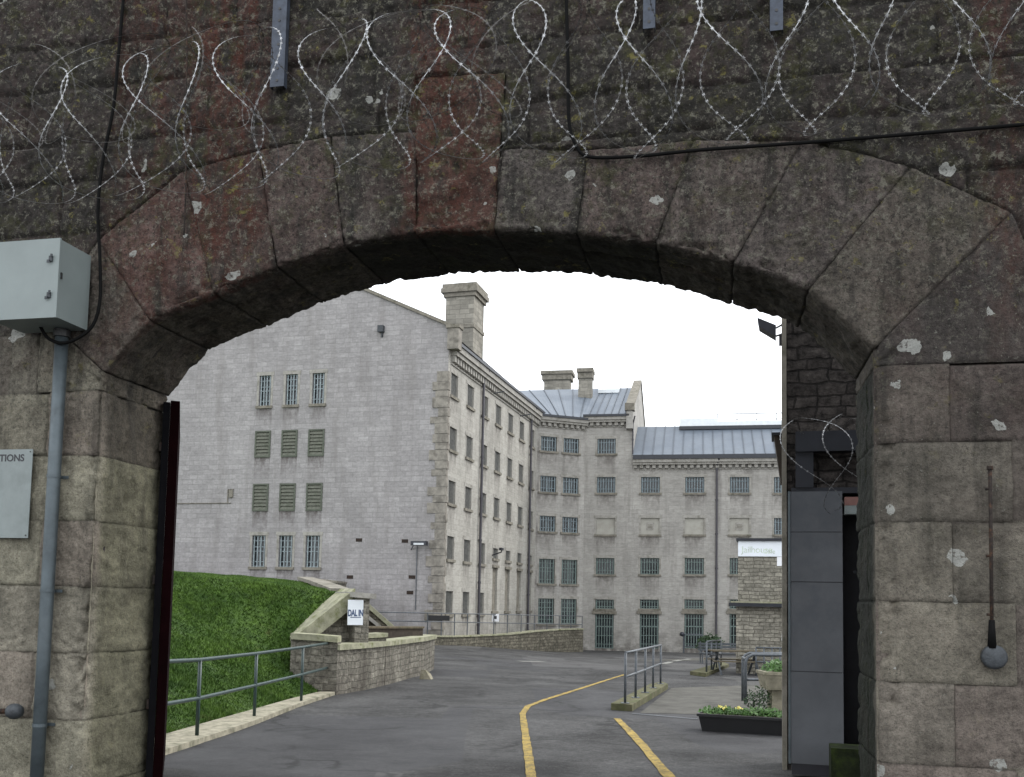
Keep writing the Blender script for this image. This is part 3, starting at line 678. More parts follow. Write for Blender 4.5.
# holdback at lower left
e=AP(17,711,-.16); b0=AP(-60,713,-.10); b1=AP(8,711,-.13)
hb=thing('iron_holdback',b1,'rusty iron bar with a round knob sticking in low at the left of the pier','bar')
mb=MB(); mb.tube([b0,b1],.022,10); part(mb,'bar','rust',hb,smooth=True)
mb=MB(); mb.tube([b1-AF.u*.01,b1+AF.u*.012,b1+AF.u*.04,b1+AF.u*.08,b1+AF.u*.115,b1+AF.u*.125],.04,14,rs=[.02,.05,.062,.062,.045,.01]); part(mb,'knob','iron',hb,smooth=True)
# gate hook on the right pier
h0=AP(990,468,-.05); h1=AP(992,645,-.05)
hk=thing('gate_hook',h1,'long rusted iron gate hook hanging on the right pier with a grey round weight','hook')
mb=MB(); mb.tube([h0,h0.lerp(h1,.5)+AF.i*-.005,h1],.012,10); 
for t in (.12,.5,.83):
    p=h0.lerp(h1,t); mb.tube([p-AF.u*.03,p-AF.u*.004],.009,8)
part(mb,'rod','rust',hk,smooth=True)
mb=MB(); mb.tube([h0+Vector((0,0,-.01)),h0+Vector((0,0,.012))],.02,10); part(mb,'eye','rust',hk)
mb=MB(); mb.tube([h0.lerp(h1,.86),h1+Vector((0,0,-.02))],.026,12,rs=[.018,.028]); part(mb,'sleeve','black',hk,smooth=True)
w0=AP(994,657,-.04)
mb=MB(); mb.tube([w0+AF.i*.03,w0+AF.i*.02,w0-AF.i*.02,w0-AF.i*.03],.07,24,rs=[.06,.078,.078,.062]); part(mb,'weight','iron',hk,bevel=0,smooth=True)
# ------------------------------------------------------------------ razor wire
def razor(axis,Rr,pitch,hand,name,label,cat,mat='wire',oval=1.0,turns=None,wob=.03,seed=1,group=None,phase=0,clips=2.5):
    "flat-wrap concertina: neighbouring turns are clipped together at five points round the ring"
    rr=random.Random(seed); a,b=axis; L=(b-a).length; d=(b-a).normalized(); e1=Vector((0,0,1)); e1=(e1-d*e1.dot(d)).normalized(); e2=d.cross(e1)
    nt_=L/pitch; n=int(nt_*2*math.pi*Rr/.024); P=[]
    wv=[rr.uniform(-1,1) for _ in range(int(nt_*3)+8)]; w2=[rr.uniform(-1,1) for _ in range(int(nt_*3)+8)]
    def nz(W,t):
        t*=2.3; j=int(t); f=t-j; f=f*f*(3-2*f); return W[j]*(1-f)+W[j+1]*f
    for k in range(n+1):
        t=k/n*nt_; an=2*math.pi*t+phase
        r_=Rr*(1+wob*nz(wv,t)); cl=math.cos(clips*an)
        c=a+d*(t*pitch+pitch*.54*cl*(1.15-.15*abs(cl))*(1+2.2*wob*nz(wv,t+3))+pitch*6*wob*nz(w2,t))
        sag=Vector((0,0,-.03*math.sin(t*.45+seed)))
        P.append(c+sag+e1*r_*math.cos(hand*an)+e2*r_*oval*math.sin(hand*an))
    core=MB(); core.tube(P,.0014,4)
    tape=MB()
    for k in range(1,n,2):
        t=(P[k+1]-P[k-1]).normalized(); c=P[k]; rad=(c-(a+d*((c-a).dot(d)))).normalized(); sd_=t.cross(rad).normalized()
        s_=.0105*rr.uniform(.85,1.15)
        for q_ in (1,-1):
            tape.quad(c-t*.003+sd_*.002*q_,c+t*.003+sd_*.002*q_,c+t*.011+sd_*s_*q_,c-t*.002+sd_*s_*.55*q_)
            tape.quad(c-t*.003+sd_*.002*q_+rad*.001,c+t*.003+sd_*.002*q_+rad*.001,c+t*.001+sd_*s_*.55*q_+rad*.001,c-t*.011+sd_*s_*q_+rad*.001)
    for k in range(0,n):
        t=(P[k+1]-P[k]).normalized(); c=P[k]; rad=(c-(a+d*((c-a).dot(d)))).normalized(); sd_=t.cross(rad).normalized()*.0022
        tape.quad(P[k]-sd_+rad*.002,P[k]+sd_+rad*.002,P[k+1]+sd_+rad*.002,P[k+1]-sd_+rad*.002)
    t_=thing(name,a.lerp(b,.5),label,cat,group)
    part(core,'core_wire','wiredk',t_); part(tape,'barbed_tape',mat,t_)
    return t_
def Wp(px,py,o): s,z=AF.hit(px,py,o); return AF.P(s,z,o)
a0=Wp(-190,158,-.62); b0=Wp(1240,6,-.62)
razor((a0,b0),.50,.285,1,'razor_wire_coil','long clipped coil of barbed razor wire strung across the wall above the arch','razor wire',seed=3,oval=.92,wob=.085)
a0=Wp(-200,120,-.50); b0=Wp(560,50,-.50)
razor((a0,b0),.40,.55,-1,'razor_wire_strand','dull loose strand of razor wire behind the main coil, over the left half only','razor wire','wiredk',seed=21,oval=.8,phase=2.2,wob=.10,clips=1.5)
# ------------------------------------------------------------------ building shells
def wall_holes(mb,fr,s0,s1,z0,z1,holes,depth=.28,dark_under=True):
    xs_=sorted(set([s0,s1]+[round(min(max(v,s0),s1),4) for h in holes for v in (h[0],h[1])])); zs_=sorted(set([z0,z1]+[round(v,4) for h in holes for v in (h[2],h[3])]))
    # add subdivision for stain interpolation below the sills
    holes=[tuple(round(v,4) for v in h[:4]) for h in holes]
    def st(s,z):
        v=0
        for h in holes:
            if h[0]-.15<=s<=h[1]+.15:
                if h[2]-1.3<=z<=h[2]+.01: v=max(v,.8*(1-(h[2]-z)/1.3))
        return v
    ex=[]
    for h in holes: ex+= [h[2]-.45,h[2]-.95]
    zs_=sorted(set(zs_+[round(v,4) for v in ex if z0<v<z1]))
    for a,b in zip(xs_,xs_[1:]):
        for c,d in zip(zs_,zs_[1:]):
            mx_,mz=(a+b)/2,(c+d)/2
            if any(h[0]<mx_<h[1] and h[2]<mz<h[3] for h in holes): continue
            if b-a<1e-4 or d-c<1e-4: continue
            mb.quad(fr.P(a,c),fr.P(b,c),fr.P(b,d),fr.P(a,d),uv=[(a,c),(b,c),(b,d),(a,d)],st=[st(mx_,c),st(mx_,c),st(mx_,d),st(mx_,d)])
    for a,b,c,d in holes:
        for p,q_ in (((a,c),(a,d)),((b,d),(b,c)),((a,d),(b,d)),((b,c),(a,c))):
            mb.quad(fr.P(p[0],p[1]),fr.P(q_[0],q_[1]),fr.P(q_[0],q_[1],depth),fr.P(p[0],p[1],depth),uv=[p,q_,(q_[0]+.3,q_[1]+.1),(p[0]+.3,p[1]+.1)])
protos={}
def win_meshes(kind,w_,h_):
    key=(kind,round(w_,2),round(h_,2))
    if key in protos: return protos[key]
    L=Fr(Vector((0,0,0)),0); a,b,c,d=-w_/2,w_/2,-h_/2,h_/2; out=[]
    def M_(mb,n,mat): out.append((n,mb.mesh(n,MT[mat])))
    if kind in ('barred','barredg','door','gable','tallbar','side'):
        fb={'barred':'bars','barredg':'barsg','door':'barsg','gable':'barsw','tallbar':'barsg','side':'barsd'}[kind]
        mb=MB(); t=.055
        mb.box(L,a,a+t,.16,.24,c,d); mb.box(L,b-t,b,.16,.24,c,d); mb.box(L,a+t,b-t,.16,.24,d-t,d); mb.box(L,a+t,b-t,.16,.24,c,c+t)
        if h_>1.6: mb.box(L,a+t,b-t,.16,.24,d-h_*.36-.03,d-h_*.36+.03)
        mb.box(L,-.02,.02,.17,.23,c+t,d-t)
        M_(mb,'window_frame',fb)
        mb=MB(); mb.quad(L.P(a,c,.255),L.P(b,c,.255),L.P(b,d,.255),L.P(a,d,.255)); M_(mb,'pane','glass')
        mb=MB(); n=max(3,int(round(w_/.19)))
        for k in range(n):
            x=a+(k+.5)*w_/n; mb.box(L,x-.026,x+.026,.06,.10,c,d)
        m_=2 if h_<1.6 else 3 if h_<2.2 else 4
        for k in range(m_):
            z=c+h_*(k+.5)/m_; mb.box(L,a,b,.104,.118,z-.018,z+.018)
        M_(mb,'bars',fb if kind!='door' else 'barsg')
        if kind!='door':
            mb=MB(); mb.box(L,a-.14,b+.14,-.09,.05,c-.15,c-.002); M_(mb,'sill','sill')
        else:
            mb=MB(); mb.box(L,a-.22,b+.22,-.10,.04,d+.002,d+.2); M_(mb,'lintel','sill')
    elif kind=='shutter':
        mb=MB(); t=.09
        mb.box(L,a,a+t,-.05,.06,c,d); mb.box(L,b-t,b,-.05,.06,c,d); mb.box(L,a+t,b-t,-.05,.06,d-t,d); mb.box(L,a+t,b-t,-.05,.06,c,c+t); M_(mb,'shutter_frame','shframe')
        mb=MB(); n=7; hh=(h_-2*t)/n
        for k in range(n):
            z=c+t+k*hh
            mb.hexa([L.P(a+t,z,-.045),L.P(b-t,z,-.045),L.P(b-t,z+.015,.03),L.P(a+t,z+.015,.03),L.P(a+t,z+hh*.8,.0),L.P(b-t,z+hh*.8,.0),L.P(b-t,z+hh,.045),L.P(a+t,z+hh,.045)])
        mb.quad(L.P(a+t,c+t,.062),L.P(b-t,c+t,.062),L.P(b-t,d-t,.062),L.P(a+t,d-t,.062))
        M_(mb,'louvre','shutter')
    elif kind in ('blank','blanks'):
        mb=MB(); mb.quad(L.P(a,c,.10),L.P(b,c,.10),L.P(b,d,.10),L.P(a,d,.10)); M_(mb,'infill','blank')
        mb=MB(); mb.box(L,a-.14,b+.14,-.09,.05,c-.15,c-.002); M_(mb,'sill','sill')
        if kind=='blanks':
            mb=MB(); mb.box(L,-.28,.28,.075,.098,-.26,.28); M_(mb,'plate','trim')
            mb=MB(); 
            for zz in (.08,-.02,-.12): mb.box(L,-.18,.18,.065,.074,zz,zz+.05)
            M_(mb,'vent','sill')
    elif kind=='panel':
        mb=MB(); mb.box(L,a,b,.12,.2,c,d); M_(mb,'infill','sill')
        mb=MB(); mb.box(L,a-.12,b+.12,-.10,.04,d-.0,d+.16); M_(mb,'lintel','sill')
        mb=MB(); mb.box(L,a-.12,b+.12,-.09,.05,c-.15,c-.002); M_(mb,'sill','sill')
    protos[key]=out; return out
def window(fr,parent,cs,cz,w_,h_,kind):
    ms=win_meshes(kind,w_,h_); base=parent.location
    first=None
    for n,me in ms:
        if first is None:
            o=bpy.data.objects.new({'shutter':'shutter','door':'barred_door','panel':'tall_recess','blank':'blocked_window','blanks':'blocked_window'}.get(kind,'window'),me); C.objects.link(o)
            o.parent=parent; o.location=fr.P(cs,cz)-base; o.rotation_euler.z=fr.a; first=o
        else:
            o=bpy.data.objects.new(n,me); C.objects.link(o); o.parent=first
    # surround
    mb=MB(); L=Fr(Vector((0,0,0)),0); a,b,c,d=-w_/2,w_/2,-h_/2,h_/2; t=.13
    key=('sur',round(w_,2),round(h_,2))
    if key not in protos:
        mb.box(L,a-t,a-.002,-.012,.1,c,d); mb.box(L,b+.002,b+t,-.012,.1,c,d); mb.box(L,a-t-.05,b+t+.05,-.022,.1,d+.002,d+.2)
        protos[key]=mb.mesh('surround',MT['trim'])
    if kind in('barred','barredg','gable','blank','blanks','tallbar','side'):
        o=bpy.data.objects.new('surround',protos[key]); C.objects.link(o); o.parent=first
    return first
def hole(cs,cz,w_,h_): return (cs-w_/2,cs+w_/2,cz-h_/2,cz+h_/2)
def cornice(fr,s0,s1,ztop,parent,gut='gutter',gutz=.16,sc=.72,band='trim'):
    mb=MB(); mb.box(fr,s0,s1,-.42,.1,ztop-.30*sc,ztop); mb.box(fr,s0,s1,-.32,.1,ztop-.52*sc,ztop-.302*sc); mb.box(fr,s0,s1,-.06,.08,ztop-.99*sc,ztop-.90*sc)
    part(mb,'cornice',band,parent)
    mb=MB(); x=s0+.05
    while x<s1-.2: mb.box(fr,x,x+.24,-.22,.06,ztop-.85*sc,ztop-.524*sc); x+=.44
    part(mb,'dentil_band',band,parent)
    mb=MB(); mb.box(fr,s0,s1,-.50,-.30,ztop+.002,ztop+gutz); part(mb,'gutter',gut,parent)
def drainpipe(fr,s,z0,z1,parent,r=.075):
    mb=MB(); mb.tube([fr.P(s,z0,-.14),fr.P(s,(z0+z1)/2,-.14),fr.P(s,z1-.5,-.14),fr.P(s+.15,z1,-.42)],r,8)
    z=z0+1
    while z<z1-1: mb.tube([fr.P(s,z,-.14),fr.P(s,z+.12,-.14)],r*1.35,8); z+=2.4
    part(mb,'drainpipe','pipe',parent)
# ---- near block: gable + long side
GC=at(445.5,480,49)
GF=Fr(GC,-15.3)          # gable, s negative to the left
FF=Fr(GC,74.05)          # long facade, s positive going away
s_c=sum(GF.hit(x,y)[0] for x,y in ((293,390),(288,443),(286.5,497),(286.4,551)))/4
sa,za=GF.hit(375,295); sb,zb=GF.hit(446,325); slope=(za-zb)/(sb-sa); ze=zb+slope*sb
apex=ze+slope*(-s_c); HALF=-s_c; sLft=2*s_c
zbase=-1.6
blk=thing('cell_block',GF.P(s_c,0),'tall pale stone prison block with a windowed gable end and long side wall','building')
gx=[s_c+k for k in (-(GF.hit(293,390)[0]-GF.hit(266.4,390)[0]),0,(GF.hit(319.7,390)[0]-GF.hit(293,390)[0]))]
gh=[]; gw=[]
for (yt,yb,kind,w_) in ((374.5,405,'gable',.72),(430,457,'shutter',.95),(483.5,511,'shutter',.95),(535.5,567,'gable',.82)):
    z1=GF.hit(287,yt)[1]; z0=GF.hit(287,yb)[1]
    for x in gx: gh.append(hole(x,(z0+z1)/2,w_,z1-z0)); gw.append((x,(z0+z1)/2,w_,round(z1-z0,2),kind))
fz=[]   # facade rows
for yt,yb in ((374,397),(428.5,451),(481.5,505),(537,560),(592.5,613)):
    z1=FF.hit(454,yt)[1]; z0=FF.hit(454,yb)[1]; fz.append(((z0+z1)/2,1.2))
f0=FF.hit(454,400)[0]; f6=FF.hit(532,440)[0]; step=(f6-f0)/6
FL=FF.hit(537.5,430)[0]
fw=[]
for r_,(zc,hh) in enumerate(fz):
    for k in range(7):
        s_=f0+k*step
        if k>=3 and r_==3: fw.append((s_,zc+.15,1.0,.62,'side'))
        elif k>=3 and r_==4: fw.append((s_,zc+.85,1.0,2.6,'panel'))
        else: fw.append((s_,zc,1.08,hh,'side'))
fh=[hole(*x[:4]) for x in fw]
mb=MB(); 
wall_holes(mb,GF,sLft,0,zbase,ze,gh)
mb.quad(GF.P(sLft,ze),GF.P(0,ze),GF.P(s_c,apex),uv=[(sLft,ze),(0,ze),(s_c,apex)])
part(mb,'gable_wall','gable',blk)
FT=FF.hit(450,352)[1]  # underside of gutter height
EAV=FF.hit(451,345.5)[1]
mb=MB(); wall_holes(mb,FF,0,FL,zbase,EAV,fh); part(mb,'side_wall','facade',blk)
mb=MB() # far side, back
mb.box(GF,sLft+.01,sLft+.3,.02,FL,zbase,ze-.2); part(mb,'rear_wall','facade',blk)
mb=MB() # roof two slopes + coping
def GP(s,z,o): return GF.P(s,z,o)
for (a,za_,b,zb_) in ((sLft-.2,ze-.1,s_c,apex-.02),(s_c,apex-.02,-.1,ze-.15)):
    mb.quad(GP(a,za_,.35),GP(b,zb_,.35),GP(b,zb_,FL+4),GP(a,za_,FL+4))
part(mb,'roof','roof',blk)
mb=MB(); t=.18
for (a,za_,b,zb_) in ((sLft-.25,ze-.1,s_c,apex),(s_c,apex,.12,ze-.06)):
    mb.hexa([GP(a,za_,-.12),GP(b,zb_,-.12),GP(b,zb_,.45),GP(a,za_,.45),GP(a,za_+t,-.12),GP(b,zb_+t,-.12),GP(b,zb_+t,.45),GP(a,za_+t,.45)])
part(mb,'gable_coping','sill',blk)
mb=MB(); mb.box(GF,-.05,.56,-.14,.45,EAV-.30,ze-.12); part(mb,'kneeler_stone','quoin',blk,.03)
mb=MB(); mb.box(GF,-.12,.62,-.20,.5,ze-.118,ze+.06); part(mb,'kneeler_cap','sill',blk,.03)
mb=MB(); z=zbase; k=0
while z<EAV-1.9:
    h_=.36+.10*((k*7)%3); w1=(.85 if k%2 else .55)+random.uniform(-.12,.12); w2=.22 if k%2 else .3
    j=random.uniform(-.025,.03)
    mb.box(GF,-w1,.035+j,-.05-j,.02,z+.012,z+h_-.012); mb.box(FF,.03,w2,-.05-j,.02,z+.014,z+h_-.014); z+=h_; k+=1
part(mb,'quoin','quoin',blk,.02)
cornice(FF,.35,FL+.3,EAV,blk,sc=1.0)
drainpipe(FF,FF.hit(480,450)[0],gnd(-2,52),EAV,blk); drainpipe(FF,FF.hit(528.5,480)[0],gnd(1,62),EAV,blk)
for x in gw: window(GF,blk,*x)
for x in fw: window(FF,blk,*x)
# big chimney
c0=FF.hit(477.5,400)[0]; c1=c0+1.9; inn_=.35; wdc=1.72
zt=FF.hit(477,279)[1]
ch=MB(); ch.box(FF,c0,c1,inn_,inn_+wdc,EAV-1,zt-.75); part(ch,'chimney','chim',blk,.02); 
ch=MB(); ch.box(FF,c0-.12,c1+.12,inn_-.12,inn_+wdc+.12,zt-.748,zt-.52); ch.box(FF,c0-.24,c1+.24,inn_-.24,inn_+wdc+.24,zt-.518,zt-.25); ch.box(FF,c0-.18,c1+.18,inn_-.18,inn_+wdc+.18,zt-.248,zt)
part(ch,'chimney_cap','sill',blk,.03)
ch=MB(); ch.box(FF,c0-.05,c1+.05,inn_-.05,inn_+wdc+.05,zt-2.6,zt-2.4); part(ch,'chimney_band','sill',blk,.02)
# alarm box on gable high right; loose fittings
p=GF.hit(383,329); mb=MB(); mb.box(GF,p[0]-.22,p[0]+.1,-.25,0,p[1]-.2,p[1]+.15); mb.box(GF,p[0]-.05,p[0]+.02,-.12,0,p[1]-.45,p[1]-.2)
solo(mb,'wall_bracket','iron','small dark bracket high on the gable below the roof slope','bracket')
p0=GF.hit(150,504.5); p1=GF.hit(231,503)
mb=MB(); mb.tube([GF.P(p0[0],p1[1],-.03),GF.P(p1[0],p1[1],-.03)],.025,6); mb.tube([GF.P(p1[0]-.2,p1[1],-.03),GF.P(p1[0]-.2,p1[1]+.75,-.03),GF.P(p1[0]+.15,p1[1]+.75,-.03)],.03,6); mb.box(GF,p1[0]-.1,p1[0]+.12,-.10,-.01,p1[1]+.3,p1[1]+.7)
solo(mb,'wall_conduit','sill','thin horizontal conduit with small upright box on the left of the gable','conduit')
for (x,y,lb) in ((359,540,'dark vent hole in the gable wall above and left of its floodlight'),(350,577,'lowest dark vent slot in the gable above the raking wall'),(405,541,'dark vent slot in the gable just left of the floodlight'),(412,577,'narrow vent slot in the gable below the floodlight'),(410,592.5,'lowest rusty vent slot under the gable floodlight')):
    s,z=GF.hit(x,y); mb=MB(); mb.box(GF,s-.18,s+.18,-.02,.05,z-.09,z+.09); solo(mb,'wall_vent','rust',lb,'vent')
s,z=GF.hit(422,544); fl=thing('floodlight',GF.P(s,z),'black floodlight with a bright lens on a short arm on the gable corner','floodlight')
mb=MB(); mb.box(GF,s-.42,s+.42,-.55,-.25,z-.10,z+.12); part(mb,'lamp_housing','lampdk',fl,.02)
mb=MB(); mb.box(GF,s-.25,s+.30,-.565,-.552,z-.08,z+.02); part(mb,'lens','lampgl',fl)
mb=MB(); mb.tube([GF.P(s-.3,z,-.3),GF.P(s-.6,z-.3,-.0)],.03,6); mb.tube([GF.P(s-.25,z-.1,-.04),GF.P(s-.25,z-3.4,-.04)],.025,6); part(mb,'mounting_arm','galv',fl)
# CCTV on side wall near column 4
s,z=FF.hit(492,552); cc=thing('security_camera',FF.P(s,z),'small dark camera on a bracket on the long side wall above the tall recesses','camera')
mb=MB(); mb.tube([FF.P(s,z-.2,0),FF.P(s,z,-.6)],.04,6); mb.tube([FF.P(s,z,-.6),FF.P(s,z+.25,-.6)],.04,6); part(mb,'bracket','lampdk',cc)
mb=MB(); mb.box(FF,s-.35,s+.1,-.70,-.54,z+.1,z+.24); part(mb,'camera_body','lampdk',cc,.02)
for x,y,lb in ((492.5,393.5,'short pole arm under the long cornice near its middle'),(520,416,'short pole arm under the long cornice at its far end')):
    s,z=FF.hit(x,y); mb=MB(); mb.tube([FF.P(s,z,0),FF.P(s,z+.06,-.5),FF.P(s,z+.1,-.75)],.035,6); part(mb,'pole_arm','galv',blk)
# ---- corner block (A angled bay + B) and rear block (C)
AO=FF.P(FL,0); AFr=Fr(AO,21)
aEnd=AFr.hit(584,500)[0]; BO=AFr.P(aEnd,0); BF=Fr(BO,-11)
cb=thing('corner_block',AFr.P(1.5,0,3),'taller grey stone block with blue metal roof and two chimneys turning the far corner','building')
zEA=AFr.hit(540,417)[1]
aw=[]
for yt,yb,kd in ((436.5,451,'barred'),(476,492,'barred'),(516,531.5,'barred'),(559,583.5,'barredg'),(598.5,623.5,'barredg')):
    z1=AFr.hit(548,yt)[1]; z0=AFr.hit(548,yb)[1]
    for x in (548,570.5): s=AFr.hit(x,500)[0]; aw.append((s,(z0+z1)/2,1.22,round(z1-z0,2),kd))
mb=MB(); wall_holes(mb,AFr,0,aEnd,zbase-.6,zEA,[hole(*x[:4]) for x in aw]); part(mb,'angled_wall','rear',cb)
for x in aw: window(AFr,cb,*x)
bEnd=BF.hit(632.5,470)[0]; zEB=BF.hit(606,417.5)[1]
rows=[(438.8,453.6,'barred'),(477,492.8,'barred'),(518,534.5,'blank'),(558,574.3,'barredg'),(599.5,608.8,'barredg'),(614,648.5,'door')]
def colw(fr,xc,kinds,yoff=0):
    out=[]; s=fr.hit(xc,530)[0]
    for (yt,yb,kd),k2 in zip(rows,kinds):
        if k2 is None: continue
        z1=fr.hit(xc,yt+yoff)[1]; z0=fr.hit(xc,yb+yoff)[1]; out.append((s,(z0+z1)/2,1.32,round(z1-z0,2),k2 if k2!='=' else kd))
    return out
bw=colw(BF,605.5,['=']*6)
mb=MB(); wall_holes(mb,BF,0,bEnd,zbase-1.2,zEB,[hole(*x[:4]) for x in bw]); part(mb,'front_wall','rear',cb)
for x in bw: window(BF,cb,*x)
cornice(AFr,-.2,aEnd+.1,zEA,cb); cornice(BF,-.1,bEnd-.25,zEB,cb)
# roof over A and B: eaves to a ridge behind
RD=8.5; ridZ=BF.hit(606,388.5,RD)[1]
mb=MB()
e0=AFr.P(-1.5,zEA+.15,-.45); e1=AFr.P(aEnd,zEA+.15,-.45); e2=BF.P(bEnd,zEB+.15,-.45)
r2=BF.P(bEnd,ridZ,RD); r1=BF.P(.3,ridZ,RD); r0=AFr.P(-2.2,ridZ,RD+.4)
def proj_y(P):
    d=P-EYE; k=F/d.dot(_f); return PY-d.dot(CU)*k
def z_for(P,y):
    a,b=P.copy(),P.copy(); a.z,b.z=8,14; ya,yb=proj_y(a),proj_y(b)
    for _ in range(6):
        if abs(yb-ya)<1e-6: break
        z=a.z+(y-ya)/(yb-ya)*(b.z-a.z); a=b; ya=yb; b=Vector((P.x,P.y,z)); yb=proj_y(b)
    return z
r0.z=z_for(r0,391.5)
def ruled(a,b,c,d,n):
    for k in range(n):
        t,u_=k/n,(k+1)/n; mb.quad(a.lerp(b,t),a.lerp(b,u_),d.lerp(c,u_),d.lerp(c,t))
ruled(e0,e1,r1,r0,27); ruled(e1,e2,r2,r1,6)
k2=BF.P(bEnd,zEB,2*RD+.5); k1=BF.P(.3,zEB,2*RD+.5); k0=AFr.P(-2.2,zEA,2*RD+1)
mb.quad(r0,r1,k1,k0); mb.quad(r1,r2,k2,k1)
part(mb,'roof','roof',cb)
mb=MB()
def seam(p,q_,up=.07,w_=.05):
    d=(q_-p); n=Vector((d.y,-d.x,0)).normalized()*w_/2; U=Vector((0,0,up))
    L0=Vector((0,0,-.02))
    mb.hexa([p-n+L0,p+n+L0,q_+n+L0,q_-n+L0,p-n+U,p+n+U,q_+n+U,q_-n+U])
for k in range(1,9): t=k/9; seam(e0.lerp(e1,t),r0.lerp(r1,t))
nB=6
for k in range(0,nB): t=k/nB; seam(e1.lerp(e2,t),r1.lerp(r2,t))
part(mb,'roof_seam','seam',cb)
# parapet gable at right end of B
mb=MB(); zc=BF.hit(632,413)[1]; gp0=bEnd-.45; gp1=bEnd+.02
pts=[(-.5,zEB-.9),(-.5,zEB+.6),(RD,ridZ+.45),(2*RD+1,zEB+.6),(2*RD+1,zbase-1.2),(0.02,zbase-1.2),(.02,zEB-.9)]
for s_ in (gp0,gp1): mb.quad(*[BF.P(s_,z,o) for o,z in pts],uv=[(o,z) for o,z in pts])
for (o0,z0),(o1,z1) in zip(pts,pts[1:]+pts[:1]): mb.quad(BF.P(gp0,z0,o0),BF.P(gp1,z0,o0),BF.P(gp1,z1,o1),BF.P(gp0,z1,o1),uv=[(0,z0),(.4,z0),(.4,z1+o1),(0,z1+o1)])
part(mb,'end_gable','rear',cb)
mb=MB()
for (o0,z0,o1,z1) in ((-.62,zEB+.55,RD,ridZ+.46),(RD,ridZ+.46,2*RD+1.1,zEB+.55)):
    mb.hexa([BF.P(gp0-.08,z0,o0),BF.P(gp1+.08,z0,o0),BF.P(gp1+.08,z1,o1),BF.P(gp0-.08,z1,o1),BF.P(gp0-.08,z0+.16,o0),BF.P(gp1+.08,z0+.16,o0),BF.P(gp1+.08,z1+.16,o1),BF.P(gp0-.08,z1+.16,o1)])
mb.box(BF,gp0-.1,gp1+.1,-.64,.1,zEB+.4,zEB+.9); part(mb,'gable_coping','sill',cb)
def chim(fr,x0,x1,yt,yb,o,dp,flare,name='chimney'):
    a,z1=fr.hit(x0,yt,o); b,_=fr.hit(x1,yt,o); _,z0=fr.hit(x0,yb,o)
    mb=MB(); mb.box(fr,a+flare,b-flare,o,o+dp,z0-1.5,z1-.3); c=part(mb,name,'chim',cb,.02)
    mb=MB(); mb.box(fr,a+flare*.4,b-flare*.4,o-.15,o+dp+.15,z1-.75,z1-.302); part(mb,'chimney_band','sill',cb,.02); mb=MB(); mb.box(fr,a,b,o-.3,o+dp+.3,z1-.298,z1); m_=part(mb,'chimney_cap','sill',cb,.03)
chim(BF,541,573,371.5,392,RD+3.5,1.2,.28); chim(BF,577,593.5,369,402,RD-3.4,.8,.12)
# skylight on B
def slope_box(fr,x0,x1,yt,yb,o0,o1,zl,zh,h_,mat,name,parent,raise_=.05):
    a=fr.hit(x0,yb,o0)[0]; b=fr.hit(x1,yb,o0)[0]; mb=MB()
    mb.hexa([fr.P(a,zl,o0),fr.P(b,zl,o0),fr.P(b,zh,o1),fr.P(a,zh,o1),fr.P(a,zl+h_,o0),fr.P(b,zl+h_,o0),fr.P(b,zh+h_,o1),fr.P(a,zh+h_,o1)])
    part(mb,name,mat,parent)
def zroofB(o): return zEB+.15+(ridZ-zEB-.15)*(o+.45)/(RD+.45)
slope_box(BF,598,619,386,396,RD-1.7,RD-.2,zroofB(RD-1.7),zroofB(RD-.2),.30,'skylight','skylight',cb)
rb=thing('rear_block',BF.P(bEnd+8,0,3),'lower grey stone block at the far right with barred ground floor doors','building')
zEC=BF.hit(700,459.5)[1]; cE=BF.hit(905,500)[0]
cw=[]
cw+=colw(BF,650,[None,'=','blanks','=','=','='])+colw(BF,694.5,[None,'=','blank','=','=','='])+colw(BF,739.5,[None,'=','blanks','=','=','='])+colw(BF,784,[None,'=','barred','=','=','='])+colw(BF,829,[None,'=','barred','=','=','='])
mb=MB(); wall_holes(mb,BF,bEnd+.021,cE,zbase-1.2,zEC,[hole(*x[:4]) for x in cw]); mb.box(BF,bEnd+.1,cE,2*RD-.3,2*RD,zbase-1.2,zEC-.1); part(mb,'front_wall','rear',rb)
for x in cw: window(BF,rb,*x)
cornice(BF,bEnd+.04,cE,zEC,rb,gutz=.30)
ridC=BF.hit(730,425.5,5.0)[1]
mb=MB(); e1=BF.P(bEnd+.03,zEC+.25,-.45); e2=BF.P(cE,zEC+.25,-.45); r2=BF.P(cE,ridC,5); r1=BF.P(bEnd+.03,ridC,5); mb.quad(e1,e2,r2,r1)
mb.quad(r1,r2,BF.P(cE,zEC,10.4),BF.P(bEnd+.03,zEC,10.4)); part(mb,'roof','roof',rb)
mb=MB(); nC=26
for k in range(1,nC): t=k/nC; seam(e1.lerp(e2,t),r1.lerp(r2,t))
part(mb,'roof_seam','seam',rb)
a=BF.hit(680,425,5)[0]
mb=MB(); mb.box(BF,a,a+2.8,4.2,5.2,ridC-.25,ridC+.42); mb.box(BF,a+2.802,cE,4.25,5.15,ridC-.2,ridC+.20); part(mb,'skylight','skylight',rb)
mb=MB(); mb.box(BF,a-.05,cE,4.1,4.19,ridC-.42,ridC-.16); part(mb,'ridge_flashing','gutter',rb)
mb=MB()
x=a+2.8
while x<cE: mb.tube([BF.P(x,ridC-.1,5.3),BF.P(x,ridC+.95,5.3)],.03,5); x+=1.45
mb.tube([BF.P(a+2.8,ridC+.95,5.3),BF.P(cE,ridC+.95,5.3)],.035,5); mb.tube([BF.P(a+2.8,ridC+.5,5.3),BF.P(cE,ridC+.5,5.3)],.025,5)
part(mb,'roof_railing','galv',rb)
drainpipe(BF,BF.hit(716.5,550)[0],gnd(14,66),zEC,rb)
drainpipe(BF,BF.hit(633,440)[0],zEC+.4,zEB,cb,.05)
